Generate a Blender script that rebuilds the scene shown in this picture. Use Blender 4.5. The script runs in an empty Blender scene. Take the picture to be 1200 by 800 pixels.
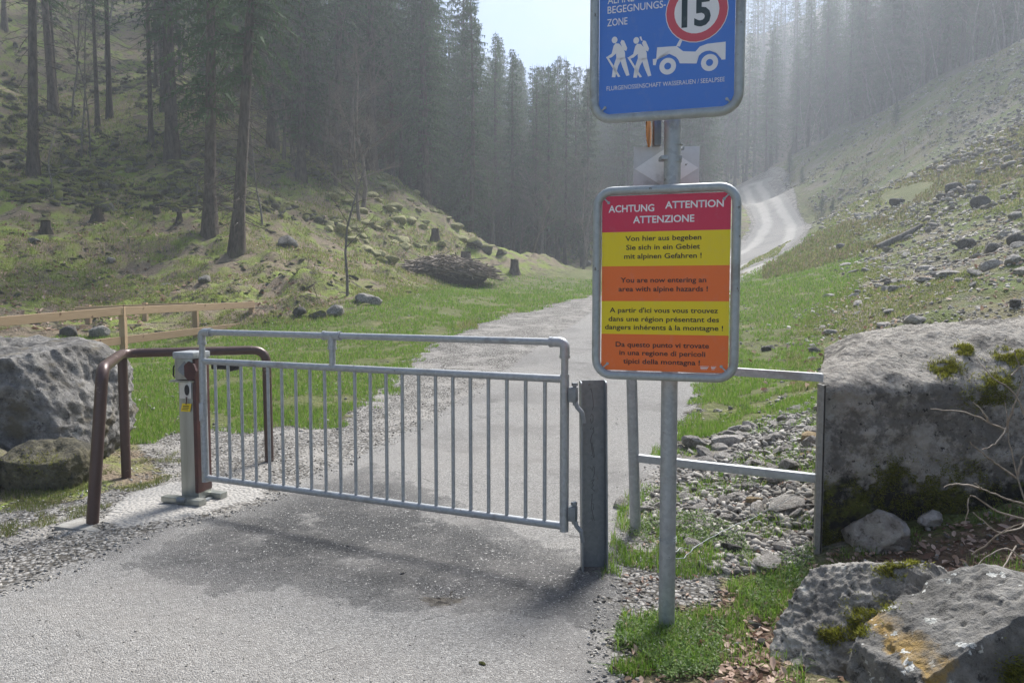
import bpy, bmesh, math, random
import numpy as np
from mathutils import Vector, Matrix, Euler
R = math.radians
random.seed(7); rng = np.random.default_rng(7)
scene = bpy.context.scene
COL = scene.collection

# ------------------------------------------------------------------ camera, sky, sun, exposure
CAM_Z = 1.6; F = 870.0; PITCH = math.atan(56/870.0)
cd = bpy.data.cameras.new('camera'); cam = bpy.data.objects.new('camera', cd); COL.objects.link(cam)
cd.lens = F/1200*36; cd.sensor_width = 36; cd.clip_end = 2000; cd.clip_start = 0.05
cam.location = (0, 0, CAM_Z); cam.rotation_euler = (R(90)-PITCH, 0, 0)
scene.camera = cam
SUN_AZ = 27.0      # degrees to the right of +Y
SUN_EL = 50.0
world = bpy.data.worlds.new('World'); scene.world = world; world.use_nodes = True
wn = world.node_tree; wn.nodes.clear()
def W(t, **k):
    n = wn.nodes.new(t)
    for a, v in k.items(): setattr(n, a, v)
    return n
wout = W('ShaderNodeOutputWorld'); wbg = W('ShaderNodeBackground'); wbg.inputs['Strength'].default_value = 0.05
sky = W('ShaderNodeTexSky', sky_type='NISHITA'); sky.sun_disc = False
sky.sun_elevation = R(SUN_EL); sky.sun_rotation = R(SUN_AZ); sky.dust_density = .0; sky.altitude = 1500; sky.air_density = .8
wtc = W('ShaderNodeTexCoord'); wmap = W('ShaderNodeMapping'); wmap.inputs['Scale'].default_value = (1.0, 1.0, 2.4)
wnoi = W('ShaderNodeTexNoise'); wnoi.inputs['Scale'].default_value = 2.6; wnoi.inputs['Detail'].default_value = 8; wnoi.inputs['Roughness'].default_value = .58
wramp = W('ShaderNodeValToRGB'); wramp.color_ramp.elements[0].position = .50; wramp.color_ramp.elements[1].position = .74
wmix = W('ShaderNodeMixRGB'); wmix.inputs['Color2'].default_value = (3.0, 3.2, 4.0, 1)
wn.links.new(wtc.outputs['Generated'], wmap.inputs['Vector']); wn.links.new(wmap.outputs['Vector'], wnoi.inputs['Vector'])
wn.links.new(wnoi.outputs['Fac'], wramp.inputs['Fac']); wn.links.new(wramp.outputs['Color'], wmix.inputs['Fac'])
wn.links.new(sky.outputs['Color'], wmix.inputs['Color1']); wn.links.new(wmix.outputs['Color'], wbg.inputs['Color'])
wn.links.new(wbg.outputs['Background'], wout.inputs['Surface'])
sl = bpy.data.lights.new('sun', 'SUN'); so = bpy.data.objects.new('sun', sl); COL.objects.link(so)
sl.energy = 3.1; sl.angle = R(20); sl.color = (1.0, .96, .91)
_sd = Vector((math.sin(R(SUN_AZ))*math.cos(R(SUN_EL)), math.cos(R(SUN_AZ))*math.cos(R(SUN_EL)), math.sin(R(SUN_EL))))
so.rotation_euler = _sd.to_track_quat('Z', 'Y').to_euler(); so.location = (0, 20, 30)
scene.view_settings.view_transform = 'Standard'; scene.view_settings.look = 'None'
scene.view_settings.exposure = 1.7; scene.view_settings.gamma = 1
scene.render.engine = 'CYCLES'
scene.cycles.volume_bounces = 1; scene.cycles.max_bounces = 6; scene.cycles.transparent_max_bounces = 8

# ------------------------------------------------------------------ pixel <-> world
_c, _s = math.cos(PITCH), math.sin(PITCH)
def ray(px, py):
    u = (px-600)/F; v = (400-py)/F
    return np.array([u, _c+v*_s, -_s+v*_c])
def at(px, py, Y):
    d = ray(px, py); t = Y/d[1]
    return Vector((d[0]*t, Y, CAM_Z+d[2]*t))

# ------------------------------------------------------------------ noise
def _hash(ix, iy, seed):
    h = (ix.astype(np.int64)*374761393 + iy.astype(np.int64)*668265263 + seed*1442695041) & 0xffffffff
    h = ((h ^ (h >> 13))*1274126177) & 0xffffffff
    h = (h ^ (h >> 16)) & 0xffffffff
    return h/4294967295.0
def vnoise(x, y, seed=0):
    x = np.asarray(x, float); y = np.asarray(y, float)
    ix = np.floor(x); iy = np.floor(y); fx = x-ix; fy = y-iy
    fx = fx*fx*fx*(fx*(fx*6-15)+10); fy = fy*fy*fy*(fy*(fy*6-15)+10)
    a = _hash(ix, iy, seed); b = _hash(ix+1, iy, seed); c = _hash(ix, iy+1, seed); d = _hash(ix+1, iy+1, seed)
    return (a*(1-fx)+b*fx)*(1-fy)+(c*(1-fx)+d*fx)*fy - .5
def fbm(x, y, sc, octv=4, seed=0, gain=.5):
    s = 0; a = 1; f = 1.0/sc
    for i in range(octv):
        ca, sa = math.cos(i*.7), math.sin(i*.7)
        s = s + a*vnoise((x*ca-y*sa)*f+i*17.3, (x*sa+y*ca)*f+i*5.1, seed+i*31); a *= gain; f *= 2.03
    return s
def sstep(a, b, x):
    t = np.clip((x-a)/(b-a), 0, 1); return t*t*(3-2*t)

# ------------------------------------------------------------------ terrain: smooth surface through measured points
CPW = []
for x in (-6, -3, 0, 2.0):
    for y in (-6, -1, 3): CPW.append((x, y, 0))
CPW += [(-1, 5, 0), (-2.3, 5.5, .05), (.5, 4.3, 0), (.8, 4.9, .0), (-3, 6.5, .02), (2.0, 3.3, .10), (2.7, 3.0, .26), (3.6, 3.6, .5), (3.3, 1.5, .35), (5, 4, .9), (1.9, 4.2, .02), (1.2, 3.0, .0), (.75, 3.5, -.08), (.72, 3.3, -.05), (2.6, 5.6, .35), (4.4, 6.0, 1.0),
        (-7, 4, .1), (-12, 6, .6), (-15, 0, .8), (0, -40, 0), (-100, -40, 25), (100, -40, 25), (8, 0, 1.8), (20, 0, 6), (60, 0, 24),
        (7, 8, 1.5), (15, 9, 4.2), (30, 12, 10), (60, 30, 24), (110, 60, 48), (-40, 10, 8), (-100, 20, 36), (-50, 55, 34), (-100, 90, 70),
        (0, 75, 5), (5, 100, 9), (15, 85, 8), (10, 140, 16), (-15, 75, 9), (-25, 90, 20), (-40, 110, 37), (-20, 130, 26), (-60, 160, 68), (0, 200, 30), (-30, 200, 48),
        (52, 150, 34), (46, 120, 21), (50, 200, 62), (100, 200, 84), (100, 130, 52), (150, 120, 74), (70, 100, 30), (60, 90, 27), (0, 290, 62), (200, 290, 120), (-150, 290, 110), (-230, 100, 110), (230, 60, 90), (100,290,100), (-60,290,80)]
CPP = [(0,590,5.8),(0,430,13),(0,400,17),(0,360,22),(0,300,28),(0,200,40),(0,100,58),(0,0,80),(120,330,27),(120,250,35),(120,150,50),(120,50,68),
       (150,500,8.8),(250,395,19),(250,350,24),(245,278,31),(278,300,29),(205,183,42),(250,100,60),(300,0,90),(330,250,37),(380,220,44),(440,212,50),(500,245,52),(545,292,54),
       (420,330,30),(350,385,19),(407,352,23),(500,330,36),(400,400,16.5),(560,345,29),(600,328,40),(690,317,50),(690,345,34),(600,360,25),(500,400,16),(650,400,16),
       (300,480,9.6),(560,470,10.2),(700,470,10.2),(820,450,11),(866,312,46),(900,295,50),(935,280,60),(940,262,70),(883,262,72),(905,235,92),(870,240,92),(905,208,122),(868,218,118),
       (900,600,5.0),(940,520,6.4),(850,480,9),(900,440,11.5),(950,415,13),(1000,390,14),(1100,365,13),(1200,352,12),(1200,290,18),(1100,300,22),(1000,300,30),(1000,240,44),(1100,200,42),(1200,150,42),
       (920,190,115),(1000,142,98),(1100,92,84),(1200,50,70),(960,225,75)]
for px, py, Y in CPP:
    p = at(px, py, Y); CPW.append((p.x, p.y, p.z))
_P = np.array(CPW, float); _c2 = 4.0
def _ker(d2): return np.sqrt(d2+_c2)
_D = ((_P[:, None, :2]-_P[None, :, :2])**2).sum(-1)
_n = len(_P); _A = np.zeros((_n+3, _n+3)); _A[:_n, :_n] = _ker(_D) - np.eye(_n)*0.02
_A[:_n, _n] = 1; _A[:_n, _n+1:] = _P[:, :2]; _A[_n, :_n] = 1; _A[_n+1:, :_n] = _P[:, :2].T
_w = np.linalg.solve(_A, np.concatenate([_P[:, 2], [0, 0, 0]]))
def H0(x, y):
    x = np.asarray(x, float); y = np.asarray(y, float); sh = x.shape; x = x.ravel(); y = y.ravel()
    out = _w[_n]+_w[_n+1]*x+_w[_n+2]*y
    for i in range(_n): out = out+_w[i]*np.sqrt((x-_P[i, 0])**2+(y-_P[i, 1])**2+_c2)
    return out.reshape(sh)
def gpt(px, py, tmin=1.5, tmax=300):
    d = ray(px, py); t = np.geomspace(tmin, tmax, 700)
    f = CAM_Z+d[2]*t-H0(d[0]*t, d[1]*t); k = np.where(f < 0)[0]
    if len(k) == 0: t0 = tmax
    else:
        k = k[0]; t0 = t[k] if k == 0 else t[k-1]+(t[k]-t[k-1])*f[k-1]/(f[k-1]-f[k])
    return (d[0]*t0, d[1]*t0)
def G(l): return [p if len(p) == 3 and p[2] is None else None for p in l]
def poly(*pts):
    out = []
    for p in pts: out.append((p[1], p[2]) if p[0] == 'w' else gpt(p[0], p[1]))
    return np.array(out)
def sdf(pl, x, y):
    dmin = np.full(x.shape, 1e9); ins = np.zeros(x.shape, bool); n = len(pl)
    for i in range(n):
        ax, ay = pl[i]; bx, by = pl[(i+1) % n]; ex, ey = bx-ax, by-ay
        t = np.clip(((x-ax)*ex+(y-ay)*ey)/(ex*ex+ey*ey+1e-9), 0, 1)
        dmin = np.minimum(dmin, (x-ax-ex*t)**2+(y-ay-ey*t)**2)
        c = ((ay > y) != (by > y)); xi = ax+(y-ay)/(by-ay if by != ay else 1e-9)*ex
        ins ^= c & (x < xi)
    return np.where(ins, 1, -1)*np.sqrt(dmin)
P_ROAD = poly(('w',-9,-6),('w',-9,2.5),(0,692),(90,660),(185,618),(300,592),(350,565),(430,528),(520,482),(600,428),(686,372),(712,346),(740,334),(800,316),(868,290),(886,262),(878,243),(862,222),(878,214),(915,206),(898,213),(908,224),(928,241),(942,262),(936,280),(905,300),(868,318),(842,370),(824,450),(790,500),(742,600),(722,690),(708,800),('w',.45,1.5),('w',1.0,-6))
P_GRAV = poly(('w',-12,-6),('w',-12,4),(-60,600),(100,585),(190,560),(150,510),(250,502),(385,498),(440,462),(470,430),(505,402),(560,378),(640,358),(692,347),(760,322),(866,284),(880,262),(868,240),(850,225),(880,209),(925,204),(935,245),(952,262),(945,283),(905,304),(872,325),(850,372),(834,450),(800,510),(752,600),(800,640),(856,655),(858,690),(800,715),(745,740),(722,800),('w',.7,1.5),('w',1.4,-6))
P_MEAD = poly((-150,520),(-150,405),(0,402),(100,396),(300,382),(350,378),(400,368),(470,345),(520,338),(600,326),(660,319),(700,312),(800,300),(860,262),(870,285),(760,330),(690,350),(560,380),(470,440),(400,505),(150,512))
P_MEAD2 = poly((770,560),(880,530),(962,490),(958,452),(940,410),(960,370),(1010,330),(1010,290),(975,270),(955,250),(912,212),(900,214),(942,262),(905,300),(850,330),(815,450))
P_MEAD3 = poly((1020,235),(1060,215),(1150,190),(1140,215),(1090,235),(1040,245))
P_PAD = poly((118,612),(150,580),(205,562),(300,566),(312,580),(230,604),(150,618))
P_PATCH = poly((150,668),(235,612),(330,580),(440,545),(560,600),(640,640),(722,655),(735,740),(640,722),(560,714),(480,716),(420,712),(340,688),(250,692))
P_HOLE = poly((488,702),(505,690),(530,688),(550,694),(540,706),(510,712))
P_PATH = poly((868,330),(900,312),(990,287),(992,283),(900,305),(868,318))
P_LITT = poly((850,800),(842,735),(865,700),(915,690),(935,720),(910,800),('w',1.2,1.2),('w',4.5,1.0),('w',4.5,4.2),('w',1.9,4.15),('w',1.7,3.2),('w',1.2,2.3))
P_RUB = poly((740,575),(800,520),(880,500),(962,470),(1000,430),(1010,640),(900,665),(760,645))
P_SCREE = np.array([(1.0, -40), (1.1, 4.5)]+[gpt(790, 500), gpt(826, 450)]+[gpt(*q) for q in ((866,316),(940,262),(925,240),(903,212))]+[tuple(at(*q)[:2]) for q in ((915,195,112),(1000,144,97),(1100,94,83),(1205,50,70))]+[(75, 62), (120, 40), (120, -40)])
P_GRASSN = poly((640,640),(720,640),(720,690),(650,675)), poly((715,735),(760,715),(830,712),(900,660),(960,640),(960,700),(905,740),(860,705),(850,800),(712,810)), poly((720,600),(780,590),(870,620),(895,665),(830,655),(720,630)), poly((-100,560),(130,560),(215,520),(215,550),(110,600),(-60,640))
def fields(x, y):
    d = {}
    d['road'] = np.clip(sdf(P_ROAD, x, y), -3, 3); d['gravel'] = np.clip(sdf(P_GRAV, x, y), -3, 3)
    d['meadow'] = np.clip(np.maximum(np.maximum(sdf(P_MEAD, x, y), sdf(P_MEAD2, x, y)), sdf(P_MEAD3, x, y)), -6, 6)
    d['pad'] = np.clip(sdf(P_PAD, x, y), -1, 1); d['patch'] = np.clip(sdf(P_PATCH, x, y), -1, 1)
    d['hole'] = np.clip(sdf(P_HOLE, x, y), -1, 1)
    d['path'] = np.clip(sdf(P_PATH, x, y), -2, 2); d['litter'] = np.clip(sdf(P_LITT, x, y), -2, 2); d['rubble'] = np.clip(sdf(P_RUB, x, y), -2, 2)
    g = sdf(P_GRASSN[0], x, y)
    for q in P_GRASSN[1:]: g = np.maximum(g, sdf(q, x, y))
    d['tufts'] = np.clip(g, -1, 1)
    d['right'] = sstep(-2, 3, x-(.33*y-1.5))*sstep(-2.0, 1.5, sdf(P_SCREE, x, y))
    d['side'] = sstep(-2, 3, x-(.33*y-1.5))
    return d
def H(x, y, f=None):
    x = np.asarray(x, float); y = np.asarray(y, float)
    if f is None: f = fields(x, y)
    h = H0(x, y); flat = sstep(-.6, .3, f['gravel']); mead = sstep(-2.5, .5, f['meadow'])
    rough = np.clip(1-np.maximum(flat, mead*.9), 0, 1)*sstep(5.5, 14, np.hypot(x, y))
    rd = sstep(-.4, .3, f['road'])
    ls = (1-f['side'])
    bump = fbm(x, y, 2.2, 3, 5)
    n = ls*(1.1*fbm(x, y, 7, 2, 3)+.7*np.abs(fbm(x, y, 1.3, 3, 11))+.9*np.maximum(0, bump-.05))
    n = n + f['side']*(.45*fbm(x, y, 4, 4, 21)+.25*np.abs(fbm(x, y, 1.0, 3, 25)))
    far = sstep(70, 130, y)
    n = n*(1+far*2.0)
    # tussocky mound spur on the left
    mm = np.exp(-(((x+11)/8)**2+((y-46)/8)**2)); n = n+mm*1.0*np.maximum(0, fbm(x, y, 1.8, 2, 41)+.05)
    h = h+n*rough*.8
    h = h+(1-rd)*.04*fbm(x, y, .7, 3, 8)*(1-rough)+ (1-flat)*.07*fbm(x, y, 2.5, 2, 9)
    h = h+rd*.010*fbm(x, y, 1.5, 3, 10)
    h = h+.035*sstep(-.05, .1, f['rubble'])*fbm(x, y, .35, 3, 14)
    h = h-.05*np.exp(-(((x+.36)/.14)**2+((y-3.92)/.07)**2))*rd
    return h
def hz(x, y): return float(H(np.array([x]), np.array([y]))[0])
def gp(px, py):
    x, y = gpt(px, py); return Vector((x, y, hz(x, y)))

# ------------------------------------------------------------------ object helpers
def tag(o, label=None, cat=None, group=None, kind=None):
    if label: o['label'] = label
    if cat: o['category'] = cat
    if group: o['group'] = group
    if kind: o['kind'] = kind
    return o
def empty(name, loc=(0, 0, 0), rz=0, label=None, cat=None, group=None):
    o = bpy.data.objects.new(name, None); COL.objects.link(o); o.location = loc; o.rotation_euler = (0, 0, rz)
    o.empty_display_size = .2
    return tag(o, label, cat, group)
def link(name, me, mat=None, parent=None, smooth=False):
    if mat and not me.materials: me.materials.append(mat)
    if smooth: me.polygons.foreach_set('use_smooth', [True]*len(me.polygons))
    o = bpy.data.objects.new(name, me); COL.objects.link(o)
    if parent: o.parent = parent
    return o
def np_mesh(name, V, Fc, attrs=None):
    V = np.asarray(V, np.float32).reshape(-1, 3); Fc = np.asarray(Fc, np.int32); k = Fc.shape[1]
    me = bpy.data.meshes.new(name); me.vertices.add(len(V)); me.vertices.foreach_set('co', V.ravel())
    me.loops.add(Fc.size); me.loops.foreach_set('vertex_index', Fc.ravel())
    me.polygons.add(len(Fc)); me.polygons.foreach_set('loop_start', np.arange(0, Fc.size, k, dtype=np.int32))
    me.update(calc_edges=True)
    if attrs:
        for n, a in attrs.items():
            at_ = me.attributes.new(n, 'FLOAT', 'POINT'); at_.data.foreach_set('value', np.asarray(a, np.float32))
    return me
class MB:
    def __init__(s): s.bm = bmesh.new()
    def box(s, c, size, rot=None, bevel=0):
        m = Matrix.Translation(c) @ (rot.to_4x4() if rot else Matrix.Identity(4)) @ Matrix.Diagonal((size[0], size[1], size[2], 1))
        r = bmesh.ops.create_cube(s.bm, size=1, matrix=m)
        if bevel:
            es = list({e for v in r['verts'] for e in v.link_edges})
            bmesh.ops.bevel(s.bm, geom=es, offset=bevel, segments=2, affect='EDGES', profile=.6)
        return s
    def bar(s, a, b, w, h, bevel=0):
        a = Vector(a); b = Vector(b); d = b-a; q = d.to_track_quat('X', 'Z').to_matrix()
        return s.box((a+b)/2, (d.length, w, h), q, bevel)
    def tube(s, pts, r, n=12, caps=True, closed=False):
        pts = [Vector(p) for p in pts]; m = len(pts); rings = []
        rr = r if isinstance(r, (list, tuple)) else [r]*m
        up = None
        for i, p in enumerate(pts):
            a = pts[(i-1) % m] if (closed or i > 0) else p; b = pts[(i+1) % m] if (closed or i < m-1) else p
            t = (b-a).normalized()
            if up is None:
                up = Vector((0, 0, 1)) if abs(t.z) < .9 else Vector((1, 0, 0))
            up = (up-t*up.dot(t)).normalized(); sd = t.cross(up)
            rings.append([s.bm.verts.new(p+(up*math.cos(k*2*math.pi/n)+sd*math.sin(k*2*math.pi/n))*rr[i]) for k in range(n)])
        for i in range(m if closed else m-1):
            A, B = rings[i], rings[(i+1) % m]
            for k in range(n): s.bm.faces.new((A[k], A[(k+1) % n], B[(k+1) % n], B[k]))
        if caps and not closed:
            s.bm.faces.new(rings[0][::-1]); s.bm.faces.new(rings[-1])
        return s
    def cyl(s, a, b, r, n=16, r2=None): return s.tube([a, b], [r, r2 if r2 is not None else r], n)
    def prism(s, pts, th, M=None):      # polygon in local XZ, extruded along +Y by th
        M = M or Matrix.Identity(4)
        a = [s.bm.verts.new(M @ Vector((x, 0, z))) for x, z in pts]; b = [s.bm.verts.new(M @ Vector((x, th, z))) for x, z in pts]
        n = len(pts); f1 = s.bm.faces.new(a); f2 = s.bm.faces.new(b[::-1])
        for i in range(n): s.bm.faces.new((a[i], b[i], b[(i+1) % n], a[(i+1) % n]))
        if n > 4: bmesh.ops.triangulate(s.bm, faces=[f1, f2])
        return s
    def build(s, name, mat, parent=None, smooth=True, loc=None):
        bmesh.ops.recalc_face_normals(s.bm, faces=s.bm.faces)
        me = bpy.data.meshes.new(name); s.bm.to_mesh(me); s.bm.free()
        if smooth:
            me.polygons.foreach_set('use_smooth', [True]*len(me.polygons))
            try: me.set_sharp_from_angle(angle=R(35))
            except Exception: pass
        o = link(name, me, mat, parent)
        if loc is not None: o.location = loc
        return o
def fillet(pts, r, k=6):
    pts = [Vector(p) for p in pts]; out = [pts[0]]
    for i in range(1, len(pts)-1):
        a, b, c = pts[i-1], pts[i], pts[i+1]; u = (a-b).normalized(); v = (c-b).normalized()
        ang = u.angle(v); d = min(r/math.tan(ang/2), (a-b).length*.49, (c-b).length*.49)
        p, q = b+u*d, b+v*d
        for j in range(k+1):
            t = j/k; out.append(p*(1-t)**2+b*2*t*(1-t)+q*t*t)
    out.append(pts[-1]); return out
def rrect(w, h, r, k=6, cx=0, cz=0):
    out = []
    for sx, sz, a0 in ((1, 1, 0), (-1, 1, 90), (-1, -1, 180), (1, -1, 270)):
        for j in range(k+1):
            a = R(a0+90*j/k); out.append((cx+sx*(w/2-r)+r*math.cos(a), cz+sz*(h/2-r)+r*math.sin(a)))
    return out

# ------------------------------------------------------------------ material helpers
class NT:
    def __init__(s, name):
        s.m = bpy.data.materials.new(name); s.m.use_nodes = True; s.t = s.m.node_tree; s.t.nodes.clear()
        s.out = s.t.nodes.new('ShaderNodeOutputMaterial'); s._pos = None
    def n(s, t, ins=None, **k):
        nd = s.t.nodes.new(t)
        for a, v in k.items(): setattr(nd, a, v)
        if ins:
            for a, v in ins.items():
                if hasattr(v, 'is_output') or isinstance(v, bpy.types.NodeSocket): s.t.links.new(v, nd.inputs[a])
                else: nd.inputs[a].default_value = v
        return nd
    def pos(s, obj=True):
        if s._pos is None:
            s._pos = s.n('ShaderNodeTexCoord').outputs['Object'] if obj else s.n('ShaderNodeNewGeometry').outputs['Position']
        return s._pos
    def scaled(s, v, sc):
        return s.n('ShaderNodeMapping', {'Vector': v, 'Scale': sc}).outputs['Vector']
    def noise(s, sc, det=4, rough=.55, vec=None, dist=0):
        return s.n('ShaderNodeTexNoise', {'Vector': vec or s.pos(), 'Scale': sc, 'Detail': det, 'Roughness': rough, 'Distortion': dist}).outputs['Fac']
    def vor(s, sc, out='Color', feat='F1', vec=None):
        return s.n('ShaderNodeTexVoronoi', {'Vector': vec or s.pos(), 'Scale': sc}, feature=feat).outputs[out]
    def mth(s, op, a, b=0.0, c=None, clamp=False):
        ins = {0: a, 1: b}
        if c is not None: ins[2] = c
        return s.n('ShaderNodeMath', ins, operation=op, use_clamp=clamp).outputs[0]
    def ss(s, a, b, v):
        return s.n('ShaderNodeMapRange', {'Value': v, 'From Min': a, 'From Max': b}, interpolation_type='SMOOTHSTEP').outputs['Result']
    def mix(s, f, a, b, mode='MIX'):
        return s.n('ShaderNodeMixRGB', {'Fac': f, 'Color1': col(a), 'Color2': col(b)}, blend_type=mode).outputs['Color']
    def mixf(s, f, a, b):
        return s.n('ShaderNodeMix', {0: f, 2: a, 3: b}, data_type='FLOAT').outputs[0]
    def attr(s, n): return s.n('ShaderNodeAttribute', attribute_name=n).outputs['Fac']
    def rand(s): return s.n('ShaderNodeObjectInfo').outputs['Random']
    def bump(s, h, st, dist=.02, nrm=None):
        ins = {'Height': h, 'Strength': st, 'Distance': dist}
        if nrm: ins['Normal'] = nrm
        return s.n('ShaderNodeBump', ins).outputs['Normal']
    def bsdf(s, color, rough=.8, metal=0, normal=None, spec=.5, trans=None):
        ins = {'Base Color': col(color), 'Roughness': rough, 'Metallic': metal, 'Specular IOR Level': spec}
        if normal: ins['Normal'] = normal
        b = s.n('ShaderNodeBsdfPrincipled', ins).outputs[0]
        if trans:
            tr = s.n('ShaderNodeBsdfTranslucent', {'Color': col(color)}).outputs[0]
            b = s.n('ShaderNodeMixShader', {0: trans, 1: b, 2: tr}).outputs[0]
        s.t.links.new(b, s.out.inputs['Surface']); return s.m
def col(c):
    if isinstance(c, (int, float)): return (c, c, c, 1)
    if isinstance(c, tuple) and len(c) == 3: return (*c, 1)
    return c

# ground -----------------------------------------------------------
def mat_ground(nm, kinds):
    t = NT(nm); p = t.pos(False)
    A = {k: t.attr(k) for k in ('hole', 'road', 'gravel', 'meadow', 'pad', 'patch', 'path', 'litter', 'rubble', 'right')}
    nf = t.noise(9, 4, .7); n25 = t.noise(.9, 5, .72); nm_ = t.noise(1.9, 5, .68)
    vn = t.n('ShaderNodeTexVoronoi', {'Vector': p, 'Scale': 34}); vc, vd = vn.outputs['Color'], vn.outputs['Distance']
    sep = lambda v: t.n('ShaderNodeSeparateColor', {0: v}).outputs[0]
    c = None; h = None; svc = sep(vc)
    stone = t.mix(svc, (.16, .145, .13), (.46, .43, .39)); stone = t.mix(t.ss(.42, .62, vd), stone, (.05, .042, .035))
    mk = None
    if 'left' in kinds:
        c = t.mix(nf, (.10, .08, .055), (.30, .24, .17)); moss = t.mix(nf, (.09, .125, .022), (.28, .34, .07))
        c = t.mix(t.ss(.44, .58, n25), c, moss)
        c = t.mix(t.mth('MULTIPLY', t.ss(.60, .68, t.noise(2.7, 5, .75)), .7), c, (.22, .21, .19))
        c = t.mix(t.ss(.47, .36, nm_), c, (.045, .042, .026)); c = t.mix(t.mth('MULTIPLY', t.ss(.5, .62, t.noise(.35, 5, .7)), .6), c, t.mix(nf, (.10, .075, .05), (.24, .185, .13)))
    if 'right' in kinds:
        dry = t.mix(nf, (.09, .085, .035), (.235, .215, .105))
        sc = t.mix(t.mth('MULTIPLY', t.ss(.48, .60, nm_), .8), dry, stone); sc = t.mix(t.ss(.43, .56, t.noise(.55, 5, .68)), sc, t.mix(nf, (.06, .085, .018), (.16, .195, .05)))
        sc = t.mix(t.ss(.42, .30, t.noise(1.3, 5, .7)), sc, (.06, .048, .035))
        sc = t.mix(t.mth('MULTIPLY', t.ss(.50, .62, t.noise(.16, 6, .7)), .65), sc, t.mix(svc, (.11, .085, .065), (.33, .28, .24)))
        fl = t.mix(nf, (.055, .045, .03), (.16, .125, .085))
        sc = t.mix(A['right'], fl, sc)
        c = sc
    h = t.mth('ADD', t.mth('MULTIPLY', n25, 3.0), t.mth('ADD', nf, t.mth('MULTIPLY', vd, .5)))
    if 'meadow' in kinds:
        gr = t.mix(nf, (.06, .075, .02), (.14, .155, .05)); gr = t.mix(t.mth('MULTIPLY', t.ss(.5, .70, n25), .8), gr, (.20, .18, .085))
        gr = t.mix(t.ss(.66, .72, t.noise(14, 3, .6)), gr, (.35, .33, .27))
        mk = t.ss(-.9, .9, t.mth('ADD', A['meadow'], t.mth('MULTIPLY', t.mth('SUBTRACT', nm_, .5), 5.0)))
        c = t.mix(mk, c, gr) if c else gr
        h = t.mixf(mk, h, t.mth('MULTIPLY', nf, 1.5))
    if 'near' in kinds:
        lit = t.mix(nf, (.05, .036, .024), (.2, .135, .09))
        c = t.mix(t.ss(-.12, .12, t.mth('ADD', A['litter'], t.mth('MULTIPLY', t.mth('SUBTRACT', nf, .5), .5))), c, lit)
        soil = t.mix(nf, (.11, .10, .08), (.25, .23, .2))
        c = t.mix(t.ss(-.1, .1, t.mth('ADD', A['rubble'], t.mth('MULTIPLY', t.mth('SUBTRACT', nf, .5), .5))), c, soil)
    if 'gravel' in kinds or 'road' in kinds:
        vf = t.n('ShaderNodeTexVoronoi', {'Vector': p, 'Scale': 140, 'Randomness': 1.0}); sf = sep(vf.outputs['Color']); vfd = vf.outputs['Distance']
        gv = t.mix(svc, (.10, .096, .09), (.40, .385, .36)); gv = t.mix(t.ss(.42, .62, vd), gv, (.08, .073, .062))
        gv = t.mix(t.ss(.45, .65, nm_), gv, t.mix(sf, (.19, .18, .165), (.38, .36, .33)))
        if c is None: c = gv; gk = None; h = t.mth('MULTIPLY', vd, -.35)
        else:
            gk = t.ss(-.06, .06, t.mth('ADD', A['gravel'], t.mth('MULTIPLY', t.mth('SUBTRACT', t.noise(4, 4, .7), .5), .9)))
            c = t.mix(gk, c, gv); h = t.mixf(gk, h, t.mth('MULTIPLY', vd, -.35))
    if 'road' in kinds:
        nff = t.noise(60, 2, .7)
        asp = t.mix(sf, (.155, .15, .142), (.38, .37, .35)); asp = t.mix(t.ss(.35, .7, n25), asp, t.mix(.5, asp, (.31, .29, .265)))
        asp = t.mix(t.mth('MULTIPLY', t.ss(.48, .60, t.noise(.45, 5, .65)), .45), asp, (.13, .128, .125))
        asp = t.mix(t.mth('MULTIPLY', t.ss(.64, .72, nff), .5), asp, (.44, .425, .40))
        yy = t.n('ShaderNodeSeparateXYZ', {0: p}).outputs[1]; up = t.ss(24, 40, yy)
        rdn = t.mth('ADD', A['road'], t.mth('MULTIPLY', t.mth('SUBTRACT', n25, .5), .8))
        tr = t.mth('MULTIPLY', t.ss(.45, .85, rdn), t.ss(1.75, 1.2, rdn))
        asp = t.mix(t.mth('MULTIPLY', up, t.mth('SUBTRACT', 1.0, tr)), asp, t.mix(.5, asp, (.2, .195, .185)))
        asp = t.mix(t.mth('MULTIPLY', up, t.mth('MULTIPLY', tr, .65)), asp, (.42, .405, .38))
        asp = t.mix(t.mth('MULTIPLY', t.ss(.40, .30, nm_), .6), asp, (.13, .125, .118)); asp = t.mix(t.mth('MULTIPLY', t.ss(.90, .95, sf), .5), asp, (.52, .5, .47))
        n5 = t.noise(5.5, 5, .68)
        rk = t.ss(-.05, .05, t.mth('ADD', A['road'], t.mth('MULTIPLY', t.mth('SUBTRACT', n5, .5), .5)))
        c = t.mix(rk, c, asp)
        new = t.mix(sf, (.03, .03, .032), (.11, .11, .108)); new = t.mix(t.mth('MULTIPLY', t.ss(.40, .66, n25), .8), new, t.mix(sf, (.12, .116, .11), (.23, .22, .21)))
        new = t.mix(t.mth('MULTIPLY', t.ss(.67, .70, t.noise(62, 1, .5)), .85), new, (.52, .51, .48))
        pk = t.ss(-.025, .025, t.mth('ADD', A['patch'], t.mth('MULTIPLY', t.mth('SUBTRACT', n5, .5), .6)))
        pk = t.mth('MULTIPLY', pk, t.mth('ADD', .55, t.mth('MULTIPLY', .45, t.ss(-.02, .36, t.mth('ADD', A['patch'], t.mth('MULTIPLY', t.mth('SUBTRACT', n25, .5), .5))))))
        pk = t.mth('MULTIPLY', pk, t.mth('SUBTRACT', 1.0, t.mth('MULTIPLY', .7, t.ss(.54, .66, t.noise(1.3, 5, .7)))))
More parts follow.
